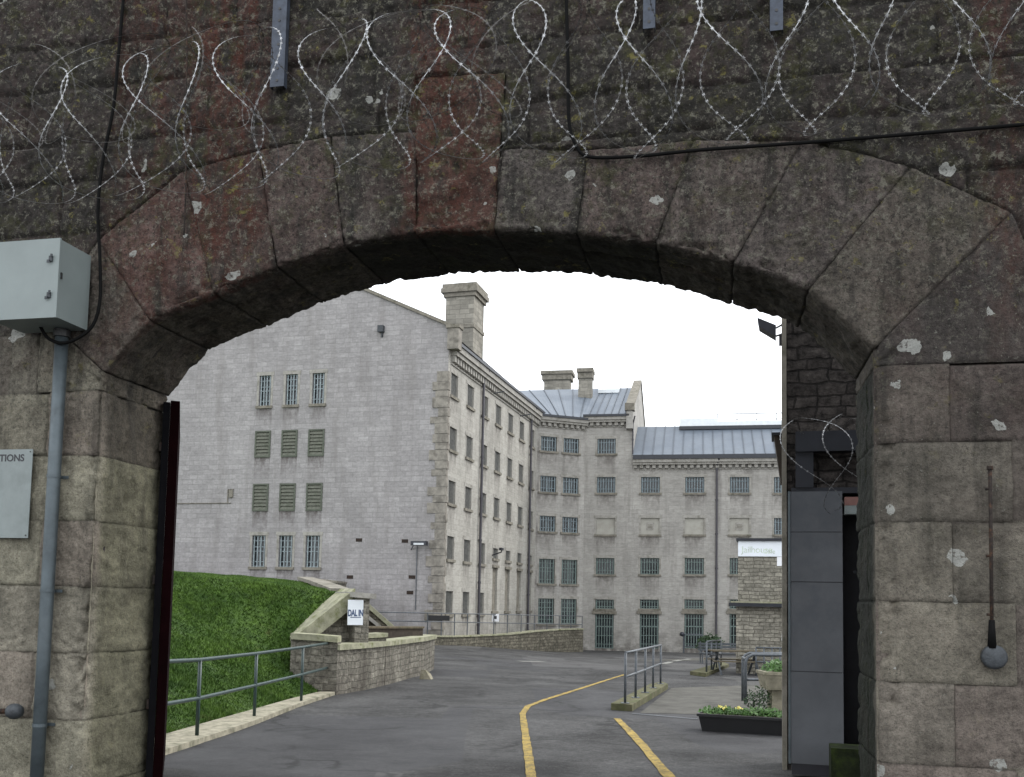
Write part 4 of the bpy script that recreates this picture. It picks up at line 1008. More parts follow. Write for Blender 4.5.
# ------------------------------------------------------------------ left: grass bank, kerb, railing
K=[G(120,752),G(161.5,740),G(205,727),G(250,714),G(289,702.5),G(330,692)]
KO=[G(120,768),G(161.5,756.5),G(205,742),G(250,726.5),G(299,707),G(335,695)]
# extrapolate towards the viewer behind the pier
K=[K[0]+(K[0]-K[1])*1.6]+K; KO=[KO[0]+(KO[0]-KO[1])*1.6]+KO
for p in K+KO: p.z=gnd(p.x,p.y)
mb=MB()
for (a,b),(c,d) in zip(zip(K,KO),zip(K[1:],KO[1:])):
    a2,b2,c2,d2=[Vector((p.x,p.y,p.z-.2)) for p in (a,b,c,d)]; U=Vector((0,0,.07))
    mb.hexa([b2,d2,c2,a2,b+U,d+U,c+U,a+U])
kb=obj('kerb',mb.mesh('kerb',MT['plinth'])); kb['kind']='structure'
kp=[(p.x,p.y) for p in K]
RW=[Vector((-3.95,23.3,1.76)),Vector((-5.2,27.0,2.0)),Vector((-6.7,32,2.22)),Vector((-8.2,40,2.35)),Vector((-8.6,50,2.4))]
def kdist(x,y):
    best=1e9; sg_=1
    for (x0,y0),(x1,y1) in zip(kp,kp[1:]):
        dx,dy=x1-x0,y1-y0; t=((x-x0)*dx+(y-y0)*dy)/(dx*dx+dy*dy); t=min(1,max(0,t))
        if (x0,y0)==kp[-2]: t=max(0,((x-x0)*dx+(y-y0)*dy)/(dx*dx+dy*dy))
        if (x0,y0)==kp[0]: t=min(1,((x-x0)*dx+(y-y0)*dy)/(dx*dx+dy*dy))
        px_,py_=x0+dx*t,y0+dy*t; d=math.hypot(x-px_,y-py_)
        if d<best: best=d; sg_=1 if (dx*(y-py_)-dy*(x-px_))>=0 else -1
    return best*sg_
def rwx(y):
    for a,b in zip(RW,RW[1:]):
        if y<=b.y: t=(y-a.y)/(b.y-a.y); return a.x+(b.x-a.x)*max(t,-.3)
    return RW[-1].x
def bank(x,y):
    d=kdist(x,y); W_=13-6*sm(15,22,y); t=min(1,max(0,d/W_)); z=gnd(x,y)+.03+2.62*(1-(1-t)**1.9); kk=sm(20.3,23.5,y)*sm(-.5,1.2,d+.4*max(0,y-21)); z=z+(2.25-z)*kk
    z=min(z,2.16+.02*math.sin(x*.8+y*.3)) if True else z
    # lower towards the raking wall
    dr_=max(0,rwx(y)-x); z=min(z,1.66+max(0,(y-22))*.045+dr_*.10)
    return z
mb=MB(); stp=.3
gxs=np.arange(-32,-2.5,stp); gys=np.arange(8,50,stp)
okc={}
def inside(x,y):
    if kdist(x,y)<-.15: return False
    if y>20.5 and x>rwx(y)-.1: return False
    if y>47.5: 
        return False
    return True
Zc={}
for i,x in enumerate(gxs):
    for j,y in enumerate(gys): 
        if inside(x,y): Zc[(i,j)]=bank(x,y)
ids={}; V=[]; Fq=[]
def vid(i,j):
    if (i,j) not in ids: ids[(i,j)]=len(V); V.append((gxs[i],gys[j],Zc[(i,j)]))
    return ids[(i,j)]
for i in range(len(gxs)-1):
    for j in range(len(gys)-1):
        cs=[(i,j),(i+1,j),(i+1,j+1),(i,j+1)]
        if all(c in Zc for c in cs): Fq.append([vid(*c) for c in cs])
m=bpy.data.meshes.new('grass_bank'); m.from_pydata(V,[],Fq); m.materials.append(MT['turf'])
for p in m.polygons: p.use_smooth=True
o=obj('grass_bank',m); o['kind']='structure'
# blades
n=150000; bv=[]; bf=[]
cnt=0; rr=random.Random(5)
while cnt<n:
    x=rr.uniform(-13,-2.6); y=rr.uniform(9,31)
    if x/y<-.40 or x/y>-.14: continue
    if not inside(x,y) or (y>18.5 and x>rwx(y)-.2 and y>20): continue
    d=kdist(x,y)
    if d<.03: continue
    z=bank(x,y); hgt=rr.uniform(.022,.065)*(1+.5*math.sin(x*3)*math.sin(y*2.3)); a=rr.uniform(0,6.28); w_=.006+.0006*y
    lx,ly=rr.gauss(0,.03),rr.gauss(0,.03); i=len(bv)
    bv+=[(x-math.cos(a)*w_,y-math.sin(a)*w_,z-.01),(x+math.cos(a)*w_,y+math.sin(a)*w_,z-.01),(x+lx,y+ly,z+hgt)]; bf.append((i,i+1,i+2)); cnt+=1
m=bpy.data.meshes.new('grass'); m.from_pydata(bv,[],bf); m.materials.append(MT['grass'])
o=obj('grass',m); o['kind']='stuff'
tag(o,'short green grass covering the bank on the left')
def railing(posts,H_,mat,label,name,r=.024,mid=.5,plates=False,ends=(None,None),cat='railing',group=None,rail_r=None,curved=False):
    t=thing(name,posts[0],label,cat,group)
    for p in posts:
        mb=MB(); mb.tube([p,p+Vector((0,0,H_*.5)),p+Vector((0,0,H_-.005))],r,8); part(mb,'post',mat,t,smooth=True)
        if plates: mb=MB(); mb.bx(p.x-.08,p.x+.08,p.y-.08,p.y+.08,p.z,p.z+.012); part(mb,'base_plate',mat,t)
    pts=([ends[0]] if ends[0] else [])+[p.copy() for p in posts]+([ends[1]] if ends[1] else [])
    for hh in (H_,H_*mid):
        mb=MB(); mb.tube([p+Vector((0,0,hh)) for p in pts],rail_r or r,8); part(mb,'rail',mat,t,smooth=True)
    return t
posts=[G(196.6,741),G(254,720.5),G(301,704.5)]
p0=posts[0]+(posts[0]-posts[1])
posts=[p0]+posts
for p in posts: p.z=gnd(p.x,p.y)+.05
endp=posts[-1]+(posts[-1]-posts[-2])*.75+Vector((-.05,.25,0)); st0=posts[0]+(posts[0]-posts[1])
t=railing(posts,1.04,'greenrail','dark green two-rail handrail along the kerb below the grass bank','handrail',.027,ends=(st0,endp))
# ------------------------------------------------------------------ stone walls by the steps
def face_pt(px,py,Y): return at(px,py,Y)
rk=thing('raking_wall',at(320,692,21.3),'mossy stone wall with steeply raked coping that ends the grass bank','wall')
WF=Fr(at(292,690,21.3),34)
def WP(px,py,o=0): s,z=WF.hit(px,py,o); return (s,z)
poly=[WP(292,694),WP(367,694),WP(367,598),WP(366,598),WP(349,598),WP(292,642)]
poly[0]=(poly[0][0],-.6); poly[1]=(poly[1][0],-.6)
mb=MB(); TK=.55
for o_,rev in ((0,0),(TK,1)):
    pp=[WF.P(s,z,o_) for s,z in poly]; uv=[(s,z) for s,z in poly]
    if rev: pp.reverse(); uv.reverse()
    mb.quad(*pp,uv=uv)
for (a,b),(c,d) in zip(poly,poly[1:]+poly[:1]): mb.quad(WF.P(a,b,0),WF.P(a,b,TK),WF.P(c,d,TK),WF.P(c,d,0),uv=[(0,b),(TK,b),(TK,d),(0,d)])
part(mb,'wall_face','low',rk)
def slab(a,b,th,o0,o1,mat,name,par,bev=.02):
    mb=MB(); (s0,z0),(s1,z1)=a,b
    mb.hexa([WF.P(s0,z0,o0),WF.P(s1,z1,o0),WF.P(s1,z1,o1),WF.P(s0,z0,o1),WF.P(s0,z0+th,o0),WF.P(s1,z1+th,o0),WF.P(s1,z1+th,o1),WF.P(s0,z0+th,o1)])
    return part(mb,name,mat,par,bev)
a,b=WP(290,655),WP(351,606)
slab(a,b,.40,-.20,TK+.06,'moss_trim','raked_coping',rk)
a,b=WP(346,597),WP(369,599); slab(a,b,.12,-.38,TK+.06,'trim','cap_stone',rk)
SF=Fr(at(364,620,29),8)
sw=thing('stair_wall',SF.P(0,0,0),'stone stair wall with two sloping copings descending right behind the white sign','wall')
q0,q1=SF.hit(362,603),SF.hit(396,633)
mb=MB(); pl_=[(q0[0],-.7),(q1[0],-.9),(q1[0],q1[1]),(q0[0],q0[1])]
for o_ in (0,.35):
    pp=[SF.P(s_,z_,o_) for s_,z_ in pl_]; mb.quad(*(pp if o_==0 else pp[::-1]),uv=(pl_ if o_==0 else pl_[::-1]))
for (a,b),(c,d) in zip(pl_,pl_[1:]+pl_[:1]): mb.quad(SF.P(a,b,0),SF.P(a,b,.35),SF.P(c,d,.35),SF.P(c,d,0),uv=[(0,b),(.35,b),(.35,d),(0,d)])
part(mb,'wall_face','lowdark',sw)
def slab2(a,b,th,o0,o1,mat,name):
    mb=MB(); (s0,z0),(s1,z1)=a,b
    mb.hexa([SF.P(s0,z0,o0),SF.P(s1,z1,o0),SF.P(s1,z1,o1),SF.P(s0,z0,o1),SF.P(s0,z0+th,o0),SF.P(s1,z1+th,o0),SF.P(s1,z1+th,o1),SF.P(s0,z0+th,o1)]); part(mb,name,mat,sw,.02)
slab2(q0,q1,.16,-.08,.42,'moss_trim','coping')
slab2(SF.hit(362,614),SF.hit(385,633),.12,-.20,-.02,'trim','stair_string')
mb=MB(); (s0,z0),(s1,z1)=WP(349,636),WP(364,598); mb.box(WF,s0,s1,-.30,-.003,-.5,z1); part(mb,'pier','low',rk,.015)
# sign on the pier
(s0,z0),(s1,z1)=WF.hit(347.5,625,-.33),WF.hit(363.5,600,-.33)
es=thing('white_sign',WF.P((s0+s1)/2,z0,-.33),'small white sign with dark blue lettering on the pier of the raking wall','sign')
mb=MB(); mb.box(WF,s0,s1,-.335,-.31,z0,z1); part(mb,'sign_board','whitesign',es,.003)
text('DAL IN',.20,WF.P((s0+s1)/2,z0+(z1-z0)*.36,-.337),WF,'inkblue','lettering',es,'CENTER',space=.95,sx=.62,bold=.008)
mb=MB(); mb.box(WF,s0+.06,s1-.05,-.338,-.3355,z0+(z1-z0)*.29,z0+(z1-z0)*.32); part(mb,'underline','inkblue',es)
# low curved planter wall
pl=[(289,694,639),(312,694.5,640.5),(336,695,642.5),(341,694.5,650),(365,690,648),(390,684,645.5),(412,677.5,642.5),(424,675,641),(434,669,638.5)]
base=[G(x,yb) for x,yb,yt in pl]; tops=[at(x,yt,b.y) for (x,yb,yt),b in zip(pl,base)]
lw=thing('garden_wall',base[3],'low mossy rubble wall curving towards the road in front of the raking wall','wall')
def wallstrip(bs,tp,th,mat,name,par,cop=None,over=.06,copmat='moss_trim',copth=.12):
    mb=MB(); cp=MB(); D=0; n=len(bs)
    nr_=[]
    for k in range(n):
        d=(bs[min(k+1,n-1)]-bs[max(k-1,0)]); d.z=0; d.normalize(); nr_.append(Vector((-d.y,d.x,0)))
    for k in range(n-1):
        a,b=bs[k].copy(),bs[k+1].copy(); L=(b-a).length
        a.z-=.3; b.z-=.3; ta=Vector((a.x,a.y,tp[k].z)); tb=Vector((b.x,b.y,tp[k+1].z)); na,nb=nr_[k]*th,nr_[k+1]*th
        mb.quad(a,b,tb,ta,uv=[(D,a.z),(D+L,b.z),(D+L,tb.z),(D,ta.z)]); mb.quad(b+nb,a+na,ta+na,tb+nb,uv=[(D,a.z),(D+L,b.z),(D+L,tb.z),(D,ta.z)])
        mb.quad(ta,tb,tb+nb,ta+na,uv=[(D,0),(D+L,0),(D+L,th),(D,th)])
        if cop:
            oa,ob=nr_[k]*over,nr_[k+1]*over; U=Vector((0,0,copth)); e=Vector((0,0,.002))
            cp.hexa([ta-oa+e,tb-ob+e,tb+nb+ob+e,ta+na+oa+e,ta-oa+U,tb-ob+U,tb+nb+ob+U,ta+na+oa+U])
        D+=L
    a=bs[0]; na=nr_[0]*th; mb.quad(a+Vector((0,0,-.3)),Vector((a.x,a.y,tp[0].z)),Vector((a.x,a.y,tp[0].z))+na,a+na+Vector((0,0,-.3)),uv=[(0,a.z),(0,tp[0].z),(th,tp[0].z),(th,a.z)])
    a=bs[-1]; na=nr_[-1]*th; mb.quad(a+Vector((0,0,-.3)),a+na+Vector((0,0,-.3)),Vector((a.x,a.y,tp[-1].z))+na,Vector((a.x,a.y,tp[-1].z)),uv=[(0,a.z),(th,a.z),(th,tp[-1].z),(0,tp[-1].z)])
    part(mb,name,mat,par)
    if cop: part(cp,cop,copmat,par,.02)
wallstrip(base[:3],tops[:3],.42,'low','pier_face',lw,'pier_coping',copth=.13)
base[3]=base[2].copy(); tops[3].x=base[3].x; tops[3].y=base[3].y
wallstrip(base[3:],tops[3:],.42,'low','wall_face',lw,'coping',copth=.12)
# inner shorter wall piece and timber beam behind
b2=[at(345,650,22.2),at(386,650,23.2)]; 
for p in b2: p.z=gnd(p.x,p.y)
t2=[at(345,639.5,22.2),at(386,637,23.2)]
iw=thing('inner_kerb_wall',b2[0],'short pale stone ledge behind the curving garden wall','wall'); wallstrip(b2,t2,.3,'low','wall_face',iw,'coping',copth=.1)
p=at(350,634,25.2); q_=at(423,634,28.0); d=(q_-p); 
mb=MB(); n_=Vector((-d.y,d.x,0)).normalized()*.25; zt0=at(350,628.5,25.2).z; zt1=at(423,628.5,28).z
mb.hexa([Vector((p.x,p.y,gnd(p.x,p.y)-.1)),Vector((q_.x,q_.y,gnd(q_.x,q_.y)-.1)),Vector((q_.x,q_.y,gnd(q_.x,q_.y)-.1))+n_,Vector((p.x,p.y,gnd(p.x,p.y)-.1))+n_,Vector((p.x,p.y,zt0)),Vector((q_.x,q_.y,zt1)),Vector((q_.x,q_.y,zt1))+n_,Vector((p.x,p.y,zt0))+n_])
bm_=thing('sleeper_wall',p,'long dark timber retaining board with a pale top edge behind the garden wall','wall'); part(mb,'board','darkwood',bm_)
mb=MB(); U0=Vector((0,0,.003)); U1=Vector((0,0,.06)); A_=Vector((p.x,p.y,zt0)); B_=Vector((q_.x,q_.y,zt1)); nn=n_*1.25; oo=-n_*.2
mb.hexa([A_+oo+U0,B_+oo+U0,B_+nn+U0,A_+nn+U0,A_+oo+U1,B_+oo+U1,B_+nn+U1,A_+nn+U1]); part(mb,'top_plank','wood',bm_)
# loose stone at the wall end
p=G(426,679); mb=MB(); mb.hexa([(p.x-.17,p.y-.1,p.z-.02),(p.x+.15,p.y-.13,p.z-.02),(p.x+.19,p.y+.12,p.z-.02),(p.x-.12,p.y+.12,p.z-.02),(p.x-.14,p.y-.02,p.z+.24),(p.x-.02,p.y-.05,p.z+.25),(p.x+.12,p.y+.08,p.z+.13),(p.x-.08,p.y+.10,p.z+.20)]); solo(mb,'loose_stone','urn','pale broken stone lying at the road end of the garden wall','stone',bevel=.02)
# retaining wall along the bank's far side
bs=[Vector((v.x,v.y,gnd(v.x,v.y))) for v in RW]
rw=thing('retaining_wall',bs[0],'stone retaining wall with sloping pink coping behind the grass bank','wall'); wallstrip(bs,RW,.4,'low','wall_face',rw,'coping',over=.04,copmat='sill',copth=.1)
# ------------------------------------------------------------------ ramp wall and railing before the long block
pl=[(428,644.3,637),(455,645,637.2),(480,645.8,636.4),(508,646.8,635),(535,648,632),(560,649,630.2),(583,650.3,629.5)]
base=[]
for k,(x,yb,yt) in enumerate(pl):
    Y=46+ (62-46)*(k/6)**1.0; p=at(x,yb,Y); base.append(p)
tops=[at(x,yt,b.y) for (x,yb,yt),b in zip(pl,base)]
for p in base: p.z=min(p.z,gnd(p.x,p.y))
rwl=thing('ramp_wall',base[0],'long low mossy wall along the foot of the prison block, deepest at its right end','wall'); wallstrip(base,tops,.4,'lowdark','wall_face',rwl,'coping',copth=.08,copmat='moss_trim')
tp=[b+ (t-b)*1 for b,t in zip(base,tops)]
tps=[Vector((t.x,t.y,t.z+.05)) for t in tops]
rp=[]
for k in range(13):
    f=k/12*6; i=min(5,int(f)); rp.append(tps[i].lerp(tps[i+1],f-i)+Vector((-.05,.15,0)))
lvl=at(500,614.5,rp[6].y).z
t=thing('ramp_railing',rp[0],'grey tube railing standing on the low ramp wall before the prison block','railing')
for p in rp:
    mb=MB(); mb.tube([p,Vector((p.x,p.y,at(500,614.5,p.y).z))],.03,6); part(mb,'post','galv',t)
def lv(p,y): return Vector((p.x,p.y,at(500,y,p.y).z))
for y in (614.5,623):
    mb=MB(); ex=[lv(rp[0]+Vector((-4.5,-2,0)),y)]+[lv(p,y) for p in rp]; mb.tube(ex,.03,6); part(mb,'rail','galv',t)
for px_ in (388,396):
    pass
p=at(439,618,45.2); mb=MB(); mb.bx(p.x-.5,p.x+.5,p.y-.1,p.y+.1,p.z-.12,p.z+.12); solo(mb,'rail_planter','blackplastic','long black box hung on the railing at the gable corner','box',bevel=.02)
p=at(495.5,617.5,53); ps=thing('information_post',Vector((p.x,p.y,gnd(p.x,p.y))),'small white notice on a pale post at the ramp railing','sign')
mb=MB(); mb.bx(p.x-.2,p.x+.2,p.y-.05,p.y+.0,p.z-.22,p.z+.2); part(mb,'notice','white',ps)
mb=MB(); mb.bx(p.x-.05,p.x+.05,p.y+.01,p.y+.11,gnd(p.x,p.y)-.1,p.z-.2); part(mb,'post','trim',ps)
mb=MB(); mb.bx(p.x-.07,p.x+.07,p.y-.06,p.y-.052,p.z-.08,p.z+.09); part(mb,'symbol','ink',ps)
for x,lb in ((453,'pale stubby post at the left end of the ramp railing'),):
    p=at(x,626,51); mb=MB(); mb.bx(p.x-.08,p.x+.08,p.y-.08,p.y+.08,gnd(p.x,p.y)-.1,p.z); solo(mb,'stone_post','trim',lb,'post')
# ------------------------------------------------------------------ right side: kerb island + railings
def island(pix,h_,label,name,mat='kerb'):
    P=[G(*p) for p in pix]; mb=MB()
    b_=[Vector((p.x,p.y,gnd(p.x,p.y)-.1)) for p in P]; t_=[Vector((p.x,p.y,gnd(p.x,p.y)+h_)) for p in P]
    n=len(P); mb.quad(*t_,uv=[(p.x,p.y) for p in P])
    for k in range(n): j=(k+1)%n; mb.quad(b_[k],b_[j],t_[j],t_[k])
    o=obj(name,mb.mesh(name,MT[mat]),None,None,.02); o['kind']='structure'; return P
island([(611,710),(632,711.5),(668,689),(662,686.5),(650,689)],.13,'','kerb_island')
posts=[G(625,710),G(635.5,704),G(645,698.5),G(653,693.5),G(660.5,689)]
for p in posts: p.z=gnd(p.x,p.y)+.13
t=railing(posts,.98,'galv','grey five-post handrail on the mossy kerb by the yellow line','handrail',.026,mid=.52,plates=True)
island([(690,675),(706,677),(729,667),(722,664.5)],.12,'','kerb_island')
posts=[G(706.5,675.5),G(711.5,673),G(716.5,671),G(721,668.5)]
for p in posts: p.z=gnd(p.x,p.y)+.10
t=railing(posts,.98,'galv','farther grey handrail on the second kerb island beside the picnic table','handrail',.03)
posts=[G(756,676),G(764,676.3),G(772,676.6),G(780,676.9),G(788,677.2)]
for p in posts: p.z=gnd(p.x,p.y)
t=railing(posts,.92,'galv','low grey railing running behind the stone planter in front of the outbuilding','handrail',.026)
# near right railing with rounded end
a=G(745.5,704); a.z=gnd(a.x,a.y); b=a+Vector((1.3,.25,0)); c=a+Vector((.13,.5,0))
t=thing('guard_rail',a,'thick grey tube guard rail with a rounded corner beside the stone planter','railing')
def loop(a,b,H_,r):
    mb=MB(); up=Vector((0,0,1)); d=(b-a).normalized(); pts=[a,a+up*(H_*.6),a+up*(H_-.16),a+up*(H_-.05)+d*.05,a+up*H_+d*.16,b+up*H_-d*.16,b+up*(H_-.05)-d*.05,b+up*(H_-.16),b]; mb.tube(pts,r,10); return mb
part(loop(a,b,1.05,.034),'frame_tube','galv',t,smooth=True); part(loop(a+Vector((.12,.75,0)),b+Vector((.12,.75,0)),1.05,.03),'frame_tube','galv',t,smooth=True)
mb=MB(); mb.tube([a+Vector((.03,0,.52)),b+Vector((0,0,.52))],.03,8); part(mb,'rail','galv',t)
mb=MB(); mb.tube([a+Vector((0,0,.95)),a+Vector((.12,.75,.95))],.03,8); part(mb,'rail','galv',t)
# picnic table
p=G(742,676); pt=thing('picnic_table',p,'weathered picnic table with crossed legs behind the farther handrail','table')
X,Y,Zg=p.x,p.y+1.0,gnd(p.x,p.y+1)
mb=MB()
for k in range(5): mb.bx(X-.85,X+.95,Y-.36+k*.15,Y-.36+k*.15+.13,Zg+.76,Zg+.80)
part(mb,'table_top','wood',pt)
for yo in (-.75,.62):
    mb=MB(); mb.bx(X-.85,X+.95,Y+yo,Y+yo+.26,Zg+.44,Zg+.475); part(mb,'bench_seat','wood',pt)
for xo in (-.6,.65):
    for sg_ in (1,-1):
        mb=MB(); mb.tube([(X+xo+.03*sg_,Y-.62*sg_,Zg),(X+xo+.03*sg_,Y+.30*sg_,Zg+.755)],.035,6); part(mb,'leg','galv',pt)
for_copy=pt.copy(); C.objects.link(for_copy); p=G(775,668)
for_copy.location=Vector((p.x,p.y+1.4,gnd(p.x,p.y+1.4)+(pt.location.z-gnd(pt.location.x,pt.location.y)))); for_copy['label']='second picnic table, half hidden behind the guard rail and stone planter'
pt['group']=for_copy['group']='picnic tables outside the outbuilding'
for ch in list(pt.children):
    c_=ch.copy(); C.objects.link(c_); c_.parent=for_copy
# bench / second furniture seen end-on behind
p=G(733,668); q2=thing('steel_bench',p,'pale slatted bench partly hidden behind the picnic table','bench')
X,Y=p.x+.5,p.y+4.5; Zg=gnd(X,Y)
mb=MB()
for k in range(4): mb.bx(X-.9,X+1.4,Y+k*.11,Y+k*.11+.08,Zg+.44,Zg+.47)
part(mb,'seat','galv',q2)
mb=MB()
for k in range(3): mb.bx(X-.9,X+1.4,Y+.46,Y+.49,Zg+.55+k*.13,Zg+.64+k*.13)
part(mb,'backrest','galv',q2)
for xo in (-.8,1.3):
    mb=MB(); mb.tube([(X+xo,Y+.02,Zg),(X+xo,Y+.02,Zg+.44)],.03,6); mb.tube([(X+xo,Y+.48,Zg),(X+xo,Y+.5,Zg+.95)],.03,6); mb.tube([(X+xo,Y+.02,Zg+.42),(X+xo,Y+.48,Zg+.42)],.025,6); part(mb,'leg','galv',q2)
# concrete path strip and drain
def patchq(pix,mat,name,h=.006):
    P=[G(*p) for p in pix]; mb=MB(); n=8
    a,b,c,d=P
    for i in range(n):
        for j in range(n):
            def bl(u,v): p=a.lerp(b,u).lerp(d.lerp(c,u),v); return Vector((p.x,p.y,gnd(p.x,p.y)+h))
            mb.quad(bl(i/n,j/n),bl((i+1)/n,j/n),bl((i+1)/n,(j+1)/n),bl(i/n,(j+1)/n))
    o=obj(name,mb.mesh(name,MT[mat])); o['kind']='structure'
patchq([(640,713),(793,717),(793,684),(672,688)],'concrete','path',.005)
patchq([(628,661),(700,660.5),(792,659),(792,655)],'concrete','pavement',.006)
# drain channel
P=[G(633,714),G(697,719.5)]; d=(P[1]-P[0]).normalized(); n_=Vector((-d.y,d.x,0)); mb=MB()
L=(P[1]-P[0]).length; k=0
while k*.05<L:
    p=P[0]+d*k*.05; z=gnd(p.x,p.y)+.012; a=p-n_*.07; b=p+n_*.07
    mb.quad(Vector((a.x,a.y,z)),Vector((a.x+d.x*.026,a.y+d.y*.026,z)),Vector((b.x+d.x*.026,b.y+d.y*.026,z)),Vector((b.x,b.y,z))); k+=1
solo(mb,'drain_grating','galv','slotted drain grating set across the path beside the kerb island','drain')
# plants
def leaves(c,rx,ry,rz,n,size,mb,seed=0,up=.3):
    r_=random.Random(seed)
    for _ in range(n):
        a=r_.uniform(0,6.28); rr_=math.sqrt(r_.random()); x=c[0]+rx*rr_*math.cos(a); y=c[1]+ry*rr_*math.sin(a); z=c[2]+rz*r_.random()*(1-.5*rr_)
        d=Vector((r_.gauss(0,1),r_.gauss(0,1),r_.gauss(up,.6))).normalized(); s_=size*r_.uniform(.6,1.4); w_=d.orthogonal().normalized()*s_*.35
        p=Vector((x,y,z)); mb.quad(p,p+d*s_*.5+w_,p+d*s_,p+d*s_*.5-w_)
# black trough
p0=G(698,731); p1=G(800,737); tz=gnd(p0.x,p0.y); TFr=Fr(p0,math.degrees(math.atan2(p1.y-p0.y,p1.x-p0.x)))
tl=(p1-p0).length
tr=thing('plant_trough',p0,'long low black trough of leafy plants with small yellow flowers','planter')
mb=MB(); hh=.27
a,b,cc_,dd=0,tl,0,.42
def tbox(s0,s1,o0,o1): mb.box(TFr,s0,s1,o0,o1,tz,tz+hh)
mb.hexa([TFr.P(.06,tz,.03),TFr.P(tl,tz,.03),TFr.P(tl,tz,.42),TFr.P(.06,tz,.42),TFr.P(0,tz+hh,0),TFr.P(tl,tz+hh,0),TFr.P(tl,tz+hh,.46),TFr.P(0,tz+hh,.46)])
part(mb,'trough_box','blackplastic',tr,.012)
mb=MB(); mb.box(TFr,-.02,tl,-.02,.02,tz+hh-.03,tz+hh+.012); mb.box(TFr,-.02,.02,.021,.46,tz+hh-.03,tz+hh+.012); part(mb,'rim','blackplastic',tr,.004)
mb=MB(); mb.box(TFr,.03,tl-.01,.03,.43,tz+hh+.002,tz+hh+.01); part(mb,'soil','soil',tr)
mb=MB(); mb2=MB()
for k in range(26):
    s_=.1+(tl-.15)*k/25; c=TFr.P(s_,tz+hh,.23); leaves(c,.11,.16,.07+.13*random.random()*(.35+.65*k/25),75,.055,mb,k)
part(mb,'foliage','leaf',tr)
for s_ in (.32,.36,.41,.62,.66): leaves(TFr.P(s_,tz+hh+.11,.12),.03,.03,.03,9,.035,mb2,int(s_*100))
part(mb2,'flower','petal',tr)
# stone urn on pedestal
p=G(782,712); X,Y=p.x+.02,p.y+.35; Zg=gnd(X,Y); sc_=Y/955
ur=thing('stone_planter',Vector((X,Y,Zg)),'square mossy stone planter on a pedestal with bright green plants beside the steel panel','planter')
mb=MB(); mb.bx(X-.17,X+.19,Y-.17,Y+.19,Zg,Zg+.42); part(mb,'pedestal','urn',ur,.02)
mb=MB(); z=Zg+.42; mb.hexa([(X-.28,Y-.26,z+.002),(X+.33,Y-.26,z+.002),(X+.33,Y+.28,z+.002),(X-.28,Y+.28,z+.002),(X-.34,Y-.32,z+.30),(X+.40,Y-.32,z+.30),(X+.40,Y+.34,z+.30),(X-.34,Y+.34,z+.30)])
mb.bx(X-.36,X+.42,Y-.34,Y+.36,z+.302,z+.36); part(mb,'bowl','urn',ur,.02)
mb=MB(); leaves((X+.05,Y,z+.34),.34,.3,.26,520,.075,mb,3); part(mb,'foliage','leaf',ur)
mb=MB(); leaves((X-.42,Y-.1,Zg+.05),.25,.2,.5,260,.06,mb,9); solo(mb,'shrub','leafdk','straggly dark shrub growing between the guard rail and the stone planter','plant')
# far barrier + planted bush at rear door
fb=thing('door_barrier',BF.P(BF.hit(684,650)[0],-1.7,-1.8),'short metal barrier with a dark knob in front of a rear ground floor door','barrier')
s0=BF.hit(684,640)[0]; 
def FBp(s,z): return BF.P(s,z,-1.8)
zt_=BF.hit(690,633)[1]-.05; zg_=gnd(*FBp(s0,0).xy)
for k,s_ in enumerate((s0,s0+1.2)):
    mb=MB(); mb.tube([FBp(s_,zg_),FBp(s_,zt_)],.06,6); part(mb,'post','galv',fb)
mb=MB(); mb.tube([FBp(s0,zt_),FBp(s0+1.2,zt_)],.05,6); mb.tube([FBp(s0,zt_-.8),FBp(s0+1.2,zt_-.8)],.04,6); part(mb,'rail','galv',fb)
mb=MB(); mb.lathe(FBp(s0-.1,zt_-.15),[(.02,0),(.16,.06),(.18,.16),(.12,.28),(.02,.32)],10); part(mb,'knob','lampdk',fb)
c=BF.P(BF.hit(709,640)[0],gnd(12,60)+.2,-5)
bsb=thing('potted_bush',Vector((c.x,c.y,gnd(c.x,c.y))),'dark green bush in a low pot near the rear drainpipe','bush')
mb=MB(); mb.lathe((c.x,c.y,gnd(c.x,c.y)),[(.3,0),(.42,.4),(.40,.4)],12); part(mb,'pot','blackplastic',bsb)
mb=MB(); leaves((c.x,c.y,gnd(c.x,c.y)+.35),.85,.6,1.1,900,.16,mb,4); part(mb,'foliage','leafdk',bsb)
# ------------------------------------------------------------------ outbuilding
OFr=Fr(at(738,600,33),-15.5)
def OS(px,py): return OFr.hit(px,py)
s0=OS(738,600)[0]; sE=OS(830,600)[0]; zt=OS(760,556.5)[1]; zf=OS(760,541)[1]; zl=OS(760,605)[1]; zg_=gnd(8,33)-.1
ob=thing('outbuilding',OFr.P(s0,zg_),'small rubble stone outbuilding with a white board along its top, before the rear block','building')
hs_=[]; sx0=OS(780,560)[0]; sx1=OS(787.5,560)[0]; wz0=OS(783,562.5)[1]; wz1=OS(783,556.9)[1]
mb=MB(); mb.box(OFr,s0,sE,0,4,zl+.12,zt); part(mb,'upper_wall','rubble',ob)
mb=MB(); mb.box(OFr,s0-.06,sE,-.06,4,zg_,zl-.06); part(mb,'lower_wall','rubble',ob)
mb=MB(); mb.box(OFr,s0-.30,sE,-.30,.1,zl-.058,zl+.06); part(mb,'ledge','darkbeam',ob)
mb=MB(); mb.box(OFr,s0-.24,sE,-.22,.1,zl+.062,zl+.118); part(mb,'ledge_flashing','moss_trim',ob)
mb=MB(); mb.box(OFr,s0-.06,sE,-.12,4.1,zf+.002,zf+.09); part(mb,'roof_edge','darkbeam',ob)
mb=MB(); mb.box(OFr,s0,sE,-.04,.0-.002,zt,zf); mb.box(OFr,s0,sE,.0,4,zt+.002,zf); fa=part(mb,'sign_board','whitesign',ob)
